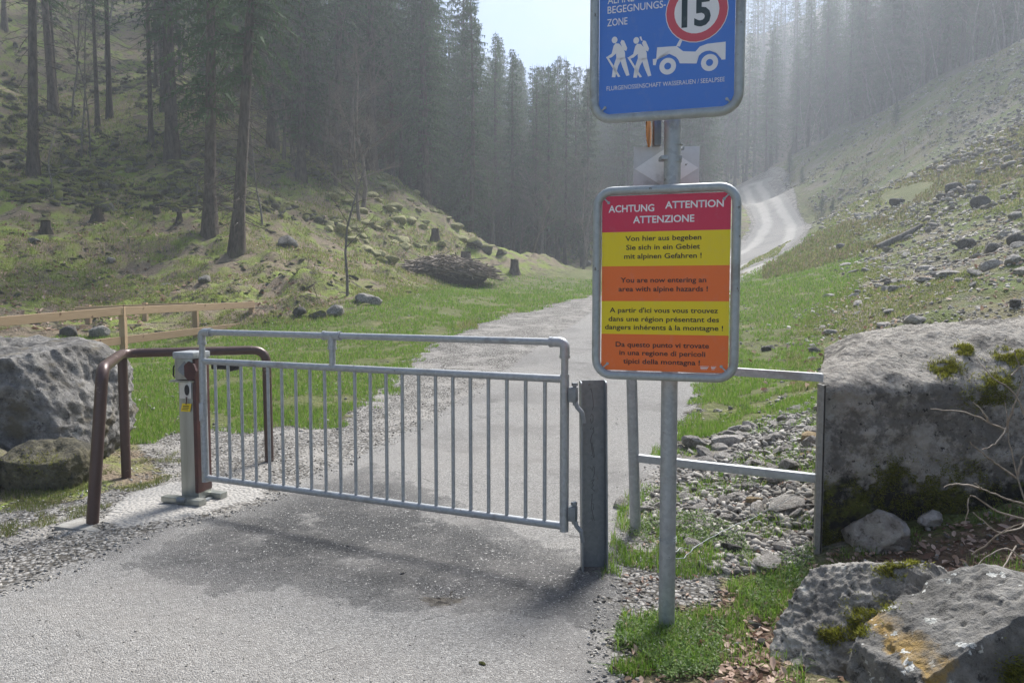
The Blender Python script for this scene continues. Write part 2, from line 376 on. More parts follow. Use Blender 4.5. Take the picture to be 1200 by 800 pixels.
        crack = t.n('ShaderNodeTexVoronoi', {'Vector': t.mix(.12, p, t.n('ShaderNodeTexNoise', {'Vector': p, 'Scale': 3.0, 'Detail': 4.0}).outputs['Color']), 'Scale': .9}, feature='DISTANCE_TO_EDGE').outputs['Distance']
        ck = t.mth('MULTIPLY', t.ss(.006, .002, crack), t.ss(.5, .62, n5))
        c = t.mix(t.mth('MULTIPLY', ck, .6), c, (.06, .058, .055))
        c = t.mix(t.mth('MULTIPLY', pk, .96), c, new)
        c = t.mix(t.mth('MULTIPLY', t.ss(-.04, .04, t.mth('ADD', A['pad'], t.mth('MULTIPLY', t.mth('SUBTRACT', n5, .5), .4))), .8), c, t.mix(nff, (.30, .29, .27), (.47, .45, .42)))
        hk = t.ss(.0, .03, t.mth('ADD', A['hole'], t.mth('MULTIPLY', t.mth('SUBTRACT', t.noise(16, 5, .7), .5), .22)))
        c = t.mix(hk, c, t.mix(svc, (.02, .018, .016), (.15, .135, .115)))
        h = t.mixf(rk, h, t.mth('ADD', t.mth('MULTIPLY', vfd, -.16), t.mth('ADD', t.mth('MULTIPLY', nf, .10), t.mth('MULTIPLY', pk, .05))))
    if 'right' in kinds or 'meadow' in kinds: c = t.mix(t.ss(-.1, .25, A['path']), c, (.36, .34, .31))
    return t.bsdf(c, .93, 0, t.bump(h, .85, .06), .25)
M_GR = {'road': mat_ground('asphalt', ('road',)), 'gravel_verge': mat_ground('gravel', ('left', 'meadow', 'near', 'gravel', 'road')), 'meadow': mat_ground('meadow grass', ('left', 'meadow', 'near', 'gravel')),
        'wooded_hillside': mat_ground('forest floor', ('left', 'meadow')), 'scree_slope': mat_ground('scree', ('right', 'meadow', 'near', 'gravel'))}
def simple(name, c1, c2, sc=8, rough=.7, metal=0, bump=.3, bsc=None, spec=.5, trans=None, aniso=None, dist=.01):
    t = NT(name); v = t.scaled(t.pos(), aniso) if aniso else t.pos()
    f = t.ss(.3, .7, t.noise(sc, 6, .6, v)); nb = t.noise(bsc or sc*3, 5, .65, v)
    return t.bsdf(t.mix(f, c1, c2), rough, metal, t.bump(nb, bump, dist), spec, trans)
def mat_galv(name='galvanised steel', a=(.28, .30, .315), b=(.48, .50, .515), metal=.55):
    t = NT(name); f = t.noise(30, 5, .7); f2 = t.noise(5, 5, .6); v = t.vor(55, 'Color'); sp = t.n('ShaderNodeSeparateColor', {0: v}).outputs[0]
    c = t.mix(t.mth('ADD', t.mth('MULTIPLY', f, .6), t.mth('MULTIPLY', sp, .4)), a, b)
    c = t.mix(t.ss(.55, .7, f2), c, t.mix(.5, c, (.2, .19, .17)))
    c = t.mix(t.ss(.66, .72, t.noise(17, 6, .7)), c, (.13, .115, .09))
    return t.bsdf(c, t.mixf(f, .42, .65), metal, t.bump(f, .12, .004))
M_GALV = mat_galv()
M_GALVD = mat_galv('weathered steel profile', (.17, .19, .205), (.28, .30, .315), .45)
M_SIGNF = mat_galv('sign frame tube', (.3, .33, .34), (.46, .49, .5), .45)
def mat_rust():
    t = NT('brown lacquered tube'); f = t.noise(14, 6, .7); g = t.noise(60, 4, .7)
    c = t.mix(f, (.055, .034, .03), (.115, .072, .062)); c = t.mix(t.ss(.6, .7, t.noise(9, 7, .75)), c, (.26, .2, .17))
    return t.bsdf(c, t.mixf(f, .28, .5), .25, t.bump(g, .1, .004))
M_RUST = mat_rust()
def mat_rock(name, a, b, dark=(.05, .048, .045), lichen=.6, moss=.35, msc=3.0, stain=None, warm=None):
    t = NT(name); p = t.pos(); n1 = t.noise(2.2, 8, .7); n2 = t.noise(11, 8, .72); n3 = t.noise(45, 5, .7)
    c = t.mix(t.ss(.3, .7, n2), a, b); c = t.mix(t.ss(.56, .38, n1), c, t.mix(.6, c, dark))
    c = t.mix(t.ss(.46, .36, t.noise(17, 7, .8)), c, dark)
    if warm: c = t.mix(t.ss(.52, .68, t.noise(3.1, 5, .6)), c, warm)
    if lichen: c = t.mix(t.mth('MULTIPLY', t.ss(.655, .68, t.noise(9, 5, .62)), lichen), c, (.52, .52, .48))
    if stain:
        xyz = t.n('ShaderNodeSeparateXYZ', {0: p}); x, z = xyz.outputs[0], xyz.outputs[2]
        w = t.mth('MULTIPLY', t.mth('SUBTRACT', t.noise(9, 5, .65), .5), .16)
        k = t.ss(.055, .03, t.mth('ABSOLUTE', t.mth('SUBTRACT', t.mth('ADD', x, w), stain[0]))); k = t.mth('MULTIPLY', k, t.ss(stain[1]+.05, stain[1]-.05, t.mth('ADD', z, w)))
        c = t.mix(t.mth('MULTIPLY', k, t.ss(.25, .5, t.noise(30, 4, .7))), c, t.mix(n2, (.36, .22, .05), (.5, .34, .12)))
        c = t.mix(t.ss(.62, .635, t.noise(13, 4, .6)), c, (.66, .66, .62))
    if moss:
        nz = t.n('ShaderNodeSeparateXYZ', {0: t.n('ShaderNodeNewGeometry').outputs['Normal']}).outputs[2]
        mk = t.ss(.02, .16, t.mth('SUBTRACT', t.mth('ADD', t.mth('MULTIPLY', nz, moss*.5), t.noise(msc, 6, .68)), .82-moss*.30))
        c = t.mix(mk, c, t.mix(n2, (.05, .058, .012), (.20, .21, .045)))
    h = t.mth('ADD', t.mth('MULTIPLY', n2, 1.0), t.mth('ADD', t.mth('MULTIPLY', n3, .35), t.mth('MULTIPLY', n1, 1.5)))
    h = t.mth('ADD', h, t.mth('MULTIPLY', t.vor(7, 'Distance', 'DISTANCE_TO_EDGE', t.scaled(p, (1, 1, 2))), -.0))
    rv = t.mth('ADD', .8, t.mth('MULTIPLY', t.rand(), .4))
    c = t.mix(1.0, c, t.n('ShaderNodeCombineColor', {0: rv, 1: rv, 2: rv}).outputs[0], 'MULTIPLY')
    return t.bsdf(c, .88, 0, t.bump(h, .9, .045), .3)
M_LIME = mat_rock('limestone boulder', (.20, .19, .172), (.40, .38, .345), moss=.25, lichen=.7)
M_LEFTROCK = mat_rock('dark limestone boulder', (.15, .143, .132), (.36, .345, .32), moss=.0, lichen=.25, warm=(.16, .14, .1))
M_LEFTLOW = mat_rock('ochre rock', (.10, .09, .06), (.22, .20, .13), moss=.38, lichen=.1, msc=5.0)
M_YROCK = mat_rock('limestone with ochre stain', (.17, .163, .15), (.36, .345, .315), moss=.12, lichen=1.0, stain=(-.50, .30))
M_MOSSROCK = mat_rock('mossy rock', (.11, .10, .085), (.28, .26, .225), moss=.85, lichen=.2, msc=3)
M_STONE = mat_rock('loose stone', (.30, .28, .255), (.62, .59, .55), dark=(.15, .13, .11), moss=0, lichen=.3)
M_STONED = mat_rock('dark slope rock', (.085, .08, .075), (.21, .2, .185), moss=.3, lichen=.2)
M_STONEY = mat_rock('ochre stone', (.36, .27, .15), (.55, .43, .26), dark=(.25, .17, .09), moss=0, lichen=0)
def mat_concrete():
    t = NT('old concrete'); p = t.pos(); n1 = t.noise(1.6, 8, .7); n2 = t.noise(8, 8, .75); n3 = t.noise(40, 5, .75)
    xyz = t.n('ShaderNodeSeparateXYZ', {0: p}); z = xyz.outputs[2]
    c = t.mix(t.ss(.3, .7, n2), (.27, .25, .22), (.50, .465, .41)); c = t.mix(t.ss(.58, .66, t.noise(14, 6, .7)), c, (.46, .44, .40))
    c = t.mix(t.mth('MULTIPLY', t.ss(.50, .36, t.mth('ADD', n1, t.mth('MULTIPLY', t.mth('SUBTRACT', n2, .5), .8))), .6), c, (.09, .085, .075))
    c = t.mix(t.ss(.43, .36, t.noise(20, 6, .8)), c, (.03, .029, .027))
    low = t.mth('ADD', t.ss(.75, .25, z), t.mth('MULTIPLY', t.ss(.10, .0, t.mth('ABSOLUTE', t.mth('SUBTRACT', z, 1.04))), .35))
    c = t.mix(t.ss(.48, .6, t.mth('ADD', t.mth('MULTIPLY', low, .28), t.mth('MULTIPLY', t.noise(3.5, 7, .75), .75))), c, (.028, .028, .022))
    c = t.mix(t.ss(.55, .64, t.mth('ADD', t.mth('MULTIPLY', low, .2), t.mth('MULTIPLY', t.noise(4.2, 6, .6, t.scaled(p, (1, 1, 1.3))), .8))), c, t.mix(n3, (.07, .08, .012), (.22, .23, .045)))
    h = t.mth('ADD', n2, t.mth('ADD', t.mth('MULTIPLY', n3, .5), t.mth('MULTIPLY', t.vor(26, 'Distance'), -.4)))
    return t.bsdf(c, .92, 0, t.bump(h, 1.0, .05), .25)
M_CONC = mat_concrete()
def mat_wood():
    t = NT('sawn larch wood'); v = t.scaled(t.pos(), (1.2, 22, 22)); f = t.noise(2.0, 6, .6, v); g = t.noise(3, 4, .6)
    c = t.mix(f, (.30, .195, .115), (.54, .39, .25)); c = t.mix(t.ss(.68, .74, t.noise(5, 3, .5)), c, (.17, .09, .05))
    rv = t.mth('ADD', .85, t.mth('MULTIPLY', t.rand(), .3)); c = t.mix(1.0, c, t.n('ShaderNodeCombineColor', {0: rv, 1: rv, 2: rv}).outputs[0], 'MULTIPLY')
    return t.bsdf(c, .75, 0, t.bump(f, .3, .006))
M_WOOD = mat_wood()
def mat_bark(name, a, b):
    t = NT(name); v = t.scaled(t.pos(), (1, 1, .25)); f = t.noise(9, 6, .7, v); g = t.noise(.8, 5, .6)
    rv = t.mth('ADD', .7, t.mth('MULTIPLY', t.rand(), .6)); c = t.mix(t.ss(.3, .7, f), a, b); c = t.mix(t.ss(.55, .7, g), c, t.mix(.5, c, (.13, .14, .08)))
    c = t.mix(1.0, c, t.n('ShaderNodeCombineColor', {0: rv, 1: rv, 2: rv}).outputs[0], 'MULTIPLY')
    return t.bsdf(c, .95, 0, t.bump(f, .8, .04), .2)
M_BARK = mat_bark('spruce bark', (.045, .036, .03), (.14, .115, .095))
M_BARKP = mat_bark('pale bark', (.09, .082, .075), (.24, .225, .20))
M_TWIG = mat_bark('bare twigs', (.09, .075, .062), (.2, .17, .14))
def mat_leaf(name, a, b, trans=.3, sc=.8, rr=.5):
    t = NT(name); rv = t.mth('ADD', 1-rr/2, t.mth('MULTIPLY', t.rand(), rr)); c = t.mix(t.ss(.3, .7, t.noise(sc, 4, .6)), a, b)
    c = t.mix(1.0, c, t.n('ShaderNodeCombineColor', {0: rv, 1: rv, 2: rv}).outputs[0], 'MULTIPLY')
    return t.bsdf(c, .7, 0, None, .3, trans)
M_SPRUCE = mat_leaf('spruce needles', (.042, .08, .032), (.105, .165, .07))
M_SPRUCEL = mat_leaf('spruce needles lit', (.05, .08, .035), (.10, .14, .065))
def mat_grass(name, a, b, dry, k=.35):
    t = NT(name); r = t.attr('tint'); c = t.mix(t.ss(0, 1, r), a, b); c = t.mix(t.ss(1-k, 1-k+.02, t.mth('FRACT', t.mth('MULTIPLY', r, 37.7))), c, dry)
    return t.bsdf(c, .6, 0, None, .3, .45)
M_GRASS = mat_grass('grass blades', (.10, .21, .022), (.24, .37, .06), (.34, .32, .16), .14)
M_MOSS = mat_grass('moss fronds', (.12, .13, .012), (.32, .33, .05), (.12, .1, .03), .15)
def mat_tint(name, a, b, rough=.85, trans=None):
    t = NT(name); r = t.attr('tint'); f = t.noise(40, 4, .6); c = t.mix(r, a, b); c = t.mix(t.mth('MULTIPLY', f, .35), c, t.mix(.5, c, (.05, .04, .03)))
    return t.bsdf(c, rough, 0, None, .3, trans)
M_LEAF = mat_tint('dead leaves', (.16, .08, .05), (.66, .50, .40), .7, .25)
M_PEBBLE = mat_tint('pebbles', (.11, .102, .09), (.50, .475, .43))
M_WEED = mat_grass('weed leaves', (.09, .16, .04), (.20, .29, .09), (.34, .38, .26), .12)
def flat(name, c, rough=.45, spec=.4, wear=.12):
    t = NT(name); f = t.noise(18, 5, .7); return t.bsdf(t.mix(t.mth('MULTIPLY', t.ss(.5, .8, f), wear), c, (.4, .4, .4)), rough, 0, t.bump(t.noise(6, 2), .03, .01), spec)

# ------------------------------------------------------------------ ground sheet, cut into its named regions
def axis(lo, hi, s0, g, c=0.0):
    a = [c]; s = s0
    while a[-1] < hi: a.append(a[-1]+max(s0, g*abs(a[-1]-c)))
    b = [c]
    while b[-1] > lo: b.append(b[-1]-max(s0, g*abs(b[-1]-c)))
    return np.array(sorted(set(b[1:]+a)))
XS = axis(-240, 240, .055, .0145, 0.0); YS = np.concatenate([np.arange(-45, 1.4, 1.2), axis(1.41, 300, .055, .0145, 1.45)])
GX, GY = np.meshgrid(XS, YS); FLD = fields(GX, GY); GZ = H(GX, GY, FLD)
def build_ground():
    ny, nx = GX.shape; V = np.stack([GX, GY, GZ], -1).reshape(-1, 3).astype(np.float32)
    dzx = np.gradient(GZ, axis=1)/np.gradient(GX, axis=1); dzy = np.gradient(GZ, axis=0)/np.gradient(GY, axis=0)
    N = np.stack([-dzx, -dzy, np.ones_like(GZ)], -1); N /= np.linalg.norm(N, axis=-1, keepdims=True); N = N.reshape(-1, 3)
    idx = np.arange(ny*nx).reshape(ny, nx)
    Fq = np.stack([idx[:-1, :-1], idx[:-1, 1:], idx[1:, 1:], idx[1:, :-1]], -1).reshape(-1, 4)
    c = lambda a: ((a[:-1, :-1]+a[1:, 1:]+a[1:, :-1]+a[:-1, 1:])/4).ravel()
    rd, gv, md, rt, tf = c(FLD['road']), c(FLD['gravel']), c(FLD['meadow']), c(FLD['side']), c(FLD['tufts'])
    reg = np.where(rt > .5, 4, 3); reg = np.where((md > 0), 2, reg); reg = np.where(gv > 0, 1, reg); reg = np.where(rd > 0, 0, reg)
    for k, nm in enumerate(('road', 'gravel_verge', 'meadow', 'wooded_hillside', 'scree_slope')):
        f = Fq[reg == k]; u, inv = np.unique(f, return_inverse=True); f2 = inv.reshape(f.shape)
        me = np_mesh(nm, V[u], f2, {a: FLD[a].ravel()[u] for a in FLD})
        me.polygons.foreach_set('use_smooth', [True]*len(f2))
        me.normals_split_custom_set_from_vertices(N[u].tolist())
        o = link(nm, me, M_GR[nm]); o['kind'] = 'structure'
build_ground()

# ------------------------------------------------------------------ swing gate
def build_gate():
    A = at(241, 563, 5.33); B = at(661, 618, 4.2)
    ax, ay, bx, by = A.x, A.y, B.x, B.y
    root = empty('barrier_gate', (bx, by, 0), 0, 'galvanised tubular steel gate closed across the asphalt road', 'gate')
    def L(t, z): return Vector((ax+(bx-ax)*t-bx, ay+(by-ay)*t-by, z))
    dirv = (L(1, 0)-L(0, 0)).normalized()
    zt, zm, zb = 1.325, 1.115, .265
    MB().cyl(L(0, zm), L(1, zm), .0225).build('middle_rail', M_GALV, root)
    MB().cyl(L(0, zb), L(1, zb), .0225).build('bottom_rail', M_GALV, root)
    m = MB(); m.cyl(L(0, zt)+dirv*.02, L(1, zt)-dirv*.02, .021); m.build('top_rail', M_GALV, root)
    for t in (0, 1):
        MB().cyl(L(t, zb-.03), L(t, zm+.03), .026).build('stile', M_GALV, root)
        MB().cyl(L(t, zm), L(t, zt-.02), .021).build('riser', M_GALV, root)
        sg = 1 if t == 0 else -1
        m = MB(); m.tube(fillet([L(t, zt-.085), L(t, zt), L(t, zt)+dirv*.085*sg], .035), .0285, 14)
        m.cyl(L(t, zt-.09), L(t, zt-.072), .031); m.cyl(L(t, zt)+dirv*.075*sg, L(t, zt)+dirv*.092*sg, .031)
        m.build('elbow_fitting', M_GALV, root)
    t = .415
    MB().cyl(L(t, zm), L(t, zt), .021).build('riser', M_GALV, root)
    m = MB(); m.cyl(L(t, zt)-dirv*.065, L(t, zt)+dirv*.065, .0275); m.cyl(L(t, zt-.085), L(t, zt), .0275)
    m.cyl(L(t, zt)-dirv*.07, L(t, zt)-dirv*.055, .031); m.cyl(L(t, zt)+dirv*.055, L(t, zt)+dirv*.07, .031); m.cyl(L(t, zt-.09), L(t, zt-.075), .031)
    m.build('tee_fitting', M_GALV, root)
    me = None
    for i in range(22):
        t = (i+1)/23
        if me is None:
            o = MB().cyl((0, 0, zb), (0, 0, zm), .0115, 10).build('baluster', M_GALV, root); me = o.data
        else: o = link('baluster', me, None, root)
        o.location = L(t, 0)
    # hinges on the right stile
    e = dirv
    for z in (1.03, .345):
        m = MB(); m.box(L(1, z)+e*.052, (.045, .05, .085), Matrix.Rotation(math.atan2(e.y, e.x), 3, 'Z'), .006)
        m.cyl(L(1, z-.06)+e*.06, L(1, z+.065)+e*.06, .011); m.cyl(L(1, z+.05)+e*.06, L(1, z+.068)+e*.06, .018, 6)
        m.tube(fillet([L(1, z-.04)+e*.065, L(1, z-.07)+e*.075, L(1, z-.10)+e*.105, L(1, z-.16)+e*.115], .02), .013, 8)
        m.build('hinge', M_GALVD, root)
    m = MB(); m.box(L(0, .75)+Vector((-.005, -.03, 0)), (.03, .012, .13), None, .003); m.build('catch_plate', M_GALV, root)
build_gate()

# U-profile hinge post with scribbled tag
def build_profile_post():
    p = at(695, 660, 4.33); x0 = at(679, 600, 4.33).x; x1 = at(706, 600, 4.33).x
    root = empty('hinge_post', (p.x, p.y, 0), 0, 'dark steel channel post with scratched scribble, gate hangs from it', 'post')
    w = .152; d = .085; th = .007; h = 1.095
    prof = [(-w/2, -d), (-w/2+th, -d), (-w/2+th, -.014)]
    m = MB()
    def col_(pts, nm):
        m = MB(); n = len(pts); a = [m.bm.verts.new((x, y, -.1)) for x, y in pts]; b = [m.bm.verts.new((x, y, h)) for x, y in pts]
        m.bm.faces.new(a[::-1]); m.bm.faces.new(b)
        for i in range(n): m.bm.faces.new((a[i], a[(i+1) % n], b[(i+1) % n], b[i]))
        return m.build(nm, M_GALVD, root)
    col_([(-w/2+.008, 0), (w/2-.008, 0), (w/2-.008, -th), (-w/2+.008, -th)], 'web')
    for s in (-1, 1):
        # flange with rounded top front corner: profile in YZ
        m = MB(); pts = [(0, -.1), (0, h), (-d+.03, h)]+[(-d+.03-.03*math.sin(a), h-.03+.03*math.cos(a)) for a in (R(20), R(45), R(70))]+[(-d, h-.03), (-d, -.1)]
        xa, xb = s*(w/2-.0), s*(w/2-th-.001); a = [m.bm.verts.new((xa, y, z)) for y, z in pts]; b = [m.bm.verts.new((xb, y, z)) for y, z in pts]; n = len(pts)
        m.bm.faces.new(a); m.bm.faces.new(b[::-1])
        for i in range(n): m.bm.faces.new((a[i], a[(i+1) % n], b[(i+1) % n], b[i]))
        m.build('flange', M_GALVD, root)
    root.rotation_euler = (0, R(-.8), R(3))
    ink = flat('black ink', (.015, .015, .02))
    m = MB(); q = lambda pts: m.tube([((x-224)*.00033, -th-.0012, h-.02-(y-100)*.00118) for x, y in pts], .0011, 4)
    q([(185,130),(205,122),(225,150),(243,185),(245,215),(225,232)]); q([(190,262),(215,250),(240,262),(235,290),(205,300),(190,275)]); q([(188,330),(205,312),(225,330),(245,318),(250,345),(225,350)])
    q([(225,350),(205,365),(192,385),(215,430),(240,470),(258,468)]); q([(258,468),(245,440),(215,395)]); q([(205,478),(218,476)]); q([(200,462),(212,458)])
    q([(190,520),(215,540),(235,515),(255,520),(250,560),(225,575)]); q([(190,590),(250,580),(215,600),(240,612),(200,625),(255,640)]); q([(192,660),(215,655),(205,690),(195,720),(215,750),(240,785),(262,790)]); q([(200,700),(225,705),(235,735)]); q([(203,775),(214,790)])
    m.build('scribble', ink, root, smooth=False)
build_profile_post()

# lock / end post of the gate
def build_lock_post():
    root = empty('lock_post', (-2.385, 5.53, .04), R(-14), 'square stainless steel lock post with yellow tag at the gate\'s left end', 'post')
    st = simple('brushed stainless', (.30, .31, .28), (.43, .44, .41), 12, .38, .7, .1, aniso=(1, 1, .1))
    red = simple('dark red lacquer', (.05, .02, .018), (.09, .03, .026), 10, .5, 0, .15)
    lt = simple('bright metal plate', (.55, .56, .56), (.7, .7, .7), 10, .35, .6, .05); dk = flat('black rubber', (.02, .02, .022))
    yl = flat('yellow tag', (.75, .55, .02))
    m = MB(); m.box((-.03, -.11, .03), (.36, .075, .045), Matrix.Rotation(R(-6), 3, 'Z'), .006); m.box((.0, .10, .03), (.36, .075, .045), Matrix.Rotation(R(-6), 3, 'Z'), .006); m.build('base_rail', st, root)
    MB().box((0, 0, .012), (.22, .22, .02)).build('base_plate', M_GALVD, root)
    MB().box((0, 0, .475), (.15, .15, .89), None, .008).build('column', st, root)
    MB().box((.066, -.004, .58), (.03, .162, 1.0), None, .006).build('red_side_panel', red, root)
    m = MB(); m.box((-.012, -.01, 1.005), (.15, .17, .155), None, .006); m.build('head_box', st, root)
    m = MB(); m.box((-.002, -.012, 1.107), (.178, .2, .05), None, .01); m.build('lid', M_GALV, root)
    m = MB(); m.prism([(-.055, .0), (0, .055), (.04, .01), (-.01, -.05), (-.055, -.02)], .004, Matrix.Translation((.0, -.1005, 1.01))); m.build('diamond_shield', M_GALVD, root)
    m = MB(); m.prism([(0, .07), (.045, .05), (.065, 0), (.045, -.06), (0, -.075), (-.035, -.04), (-.035, .04)], .02, Matrix.Translation((.04, -.108, .995))); m.build('red_handle_guard', red, root)
    m = MB(); m.tube(fillet([(-.088, -.06, 1.04), (-.115, -.07, 1.02), (-.118, -.07, .95), (-.088, -.06, .93)], .015), .006, 8); m.build('pull_handle', dk, root)
    MB().box((-.03, -.06, .915), (.2, .1, .012)).build('drip_ledge', st, root)
    m = MB(); m.box((-.01, -.079, .845), (.1, .008, .12), None, .003); k = m.build('lock_plate', lt, root)
    m = MB(); m.prism([(math.cos(a)*.02, math.sin(a)*.04) for a in np.linspace(0, 2*math.pi, 16, endpoint=False)], .006, Matrix.Translation((.005, -.087, .85))); m.build('keyhole', dk, k)
    m = MB(); m.tube([(.0, -.088, .80), (.004, -.09, .77), (-.002, -.09, .745)], .004, 6); m.build('red_cord', red, root)
    m = MB(); m.prism([(-.045, -.03), (.035, -.03), (.05, .03), (-.03, .03)], .003, Matrix.Translation((-.008, -.086, .72))); y = m.build('tag', yl, root)
    m = MB()
    for z, a, b in ((.012, -.02, .03), (-.0, -.022, .028), (-.014, -.03, .02)): m.box(((a+b)/2-.008, -.0875, .72+z), (b-a, .002, .004))
    m.build('tag_print', dk, y)
    m = MB(); m.box((.25, .05, 1.02), (.22, .06, .045), Matrix.Rotation(R(4), 3, 'Z'), .008); m.cyl((.30, .02, 1.02), (.30, .085, 1.02), .035, 14); m.build('latch_arm', dk, root)
    m = MB(); m.cyl((-.045, -.155, .045), (.02, -.155, .045), .02, 12); m.build('fixing_bolt', M_GALVD, root)
build_lock_post()

def build_pipe_rail():
    pts1 = [at(108, 626, 5.0), at(120, 425, 5.08), at(143, 409, 6.35), at(312, 408, 6.75), at(316, 552, 6.75)]
    o = pts1[0].copy(); o.z = 0
    root = empty('pipe_barrier', o, 0, 'bent brown tubular barrier rail standing beside the grey boulder', 'barrier')
    P = [p-o for p in pts1]; P[0].z = -.02; P[4].z = -.05
    ztop = 1.09
    for i in (1, 2, 3): P[i].z = ztop
    fl = fillet(P[:3], .12)
    MB().tube(fl[:-1]+fillet([fl[-2], P[2], P[3], P[4]], .13)[1:], .040, 16).build('bent_tube', M_RUST, root)
    q = P[2].copy(); b = q.copy(); b.z = -.05; MB().cyl(b, q, .039).build('leg', M_RUST, root)
    conc = simple('flat stone slab', (.22, .21, .19), (.34, .33, .3), 14, .9)
    m = MB(); m.box((-.02, -.02, .012), (.36, .20, .035), Matrix.Rotation(R(-18), 3, 'Z'), .006); m.build('base_slab', conc, root)
    m = MB(); m.box((.27, .16, .008), (.24, .12, .03), Matrix.Rotation(R(-10), 3, 'Z'), .006); m.build('base_slab', conc, root)
build_pipe_rail()

# low side barrier right of the hinge post
def build_side_rail():
    a = at(745, 628, 4.9); b = at(740, 432, 4.86); base = Vector((a.x, a.y, 0))
    root = empty('side_barrier', base, 0, 'leaning galvanised post with two flat bars reaching the concrete block', 'barrier')
    MB().cyl(Vector((0, 0, -.05)), b-base, .036, 16).build('post', M_GALV, root)
    for (z0, z1, y0, y1) in ((0, 0, 428, 443), (0, 0, 537, 562)):
        p = at(744, y0, 4.87)-base; q = at(965, y1, 4.30)-base
        m = MB(); m.bar(p, q, .012, .045, .001); d = (q-p).normalized()
        m.bar(p+Vector((0, .02, .0225)), q+Vector((0, .02, .0225)), .045, .006)
        m.build('flat_bar', M_GALV, root)
build_side_rail()

# ------------------------------------------------------------------ concrete block
def build_block():
    x0 = 1.80; x1 = 4.6; nu = 150
    us = np.linspace(0, 1, nu); V = []; 
    for u in us:
        x = x0+u*(x1-x0); cr = np.interp(x, [1.8, 1.95, 2.25, 2.6, 3.1, 4.6], [1.18, 1.27, 1.35, 1.41, 1.47, 1.58])
        ed = 1.045
        prof = [(4.32, -.1), (4.32, ed-.04), (4.325, ed-.015), (4.35, ed+.02), (4.50, ed+(cr-ed)*.40), (4.78, ed+(cr-ed)*.85), (5.1, cr), (5.35, cr-.03), (5.5, cr-.2), (5.52, -.1)]
        ys = [p[0] for p in prof]; zs = [p[1] for p in prof]; L = np.cumsum([0]+[math.hypot(ys[i+1]-ys[i], zs[i+1]-zs[i]) for i in range(len(ys)-1)])
        s = np.linspace(0, L[-1], 130); yy = np.interp(s, L, ys); zz = np.interp(s, L, zs)
        V.append(np.stack([np.full_like(yy, x), yy, zz], -1))
    V = np.array(V); n2 = V.shape[1]
    X, Y, Z = V[..., 0], V[..., 1], V[..., 2]
    low = sstep(.55, .1, Z)
    dsp = .055*fbm(X+Y*.6, Z*1.0+Y, .4, 6, 61, .6)+.02*fbm(X+Y, Z+Y*.5, .06, 3, 62)+low*.12*fbm(X, Z, .35, 4, 63)
    top = sstep(1.02, 1.15, Z); V[..., 2] += top*(.07*fbm(X, Y, .35, 5, 64)+.02*fbm(X, Y, .05, 3, 69)); V[..., 1] -= (1-top)*dsp; V[..., 1] += low*.08
    # board joint line
    V[..., 1] += .02*np.exp(-((Z-.98)/.012)**2)*(Y < 4.45)
    V[..., 0] += np.clip(V[..., 1]-4.33, 0, 9)*.46
    idx = np.arange(nu*n2).reshape(nu, n2)
    Fq = np.stack([idx[:-1, :-1], idx[1:, :-1], idx[1:, 1:], idx[:-1, 1:]], -1).reshape(-1, 4)
    me = np_mesh('body', V, Fq)
    bm = bmesh.new(); bm.from_mesh(me); bm.verts.ensure_lookup_table()
    for row in (0, nu-1):
        vs = [bm.verts[int(i)] for i in idx[row]]
        try: f = bm.faces.new(vs); bmesh.ops.triangulate(bm, faces=[f])
        except Exception: pass
    bmesh.ops.recalc_face_normals(bm, faces=bm.faces); bm.to_mesh(me); bm.free()
    root = empty('concrete_block', (0, 0, 0), 0, 'weathered mossy concrete block at the right end of the flat bars', 'concrete block')
    o = link('body', me, M_CONC, root, True)
    st = mat_galv('aged edge plate', (.19, .185, .17), (.33, .32, .29), .2)
    m = MB(); m.box((1.797, 4.275, .56), (.042, .010, 1.02)); m.box((1.812, 4.32, .56), (.008, .10, 1.02)); m.build('edge_angle', st, root)
    root.location = (0, 0, 0)
build_block()

# ------------------------------------------------------------------ rocks
def rock_mesh(name, seed, sub=4, cuts=9, rough=.12, dims=(1, 1, 1), depth=.62, fine=.03):
    r = np.random.default_rng(seed); bm = bmesh.new(); bmesh.ops.create_icosphere(bm, subdivisions=sub, radius=1)
    bm.verts.ensure_lookup_table(); V = np.array([v.co[:] for v in bm.verts])
    for i in range(cuts):
        n = r.normal(size=3); n /= np.linalg.norm(n); d = r.uniform(depth, .9); s = V@n; k = s > d
        V[k] -= np.outer(s[k]-d, n)*.94
    V *= np.array(dims)
    def n3(P, sc, sd): return (fbm(P[:, 0]+P[:, 2]*.7, P[:, 1]-P[:, 2]*.6, sc, 3, sd)+fbm(P[:, 1]+P[:, 0]*.5, P[:, 2]+P[:, 0]*.4, sc, 3, sd+5))*.6
    nn = V/np.linalg.norm(V, axis=1, keepdims=True); m = min(dims)
    V += nn*(n3(V, m*.8, seed)*rough*m)[:, None]+nn*(n3(V, m*.13, seed+9)*fine*m)[:, None]
    for v, c in zip(bm.verts, V): v.co = c
    me = bpy.data.meshes.new(name); bm.to_mesh(me); bm.free(); me.polygons.foreach_set('use_smooth', [True]*len(me.polygons)); me.update()
    return me
def place_rock(name, me, mat, loc, rot, sc, label, cat='rock', group=None, kind=None):
    o = bpy.data.objects.new(name, me); COL.objects.link(o); o.location = loc; o.rotation_euler = rot
    o.scale = sc if hasattr(sc, '__len__') else (sc, sc, sc)
    if not me.materials: me.materials.append(mat)
    elif me.materials[0] != mat: o.material_slots[0].link = 'OBJECT'; o.material_slots[0].material = mat
    return tag(o, label, cat, group, kind)
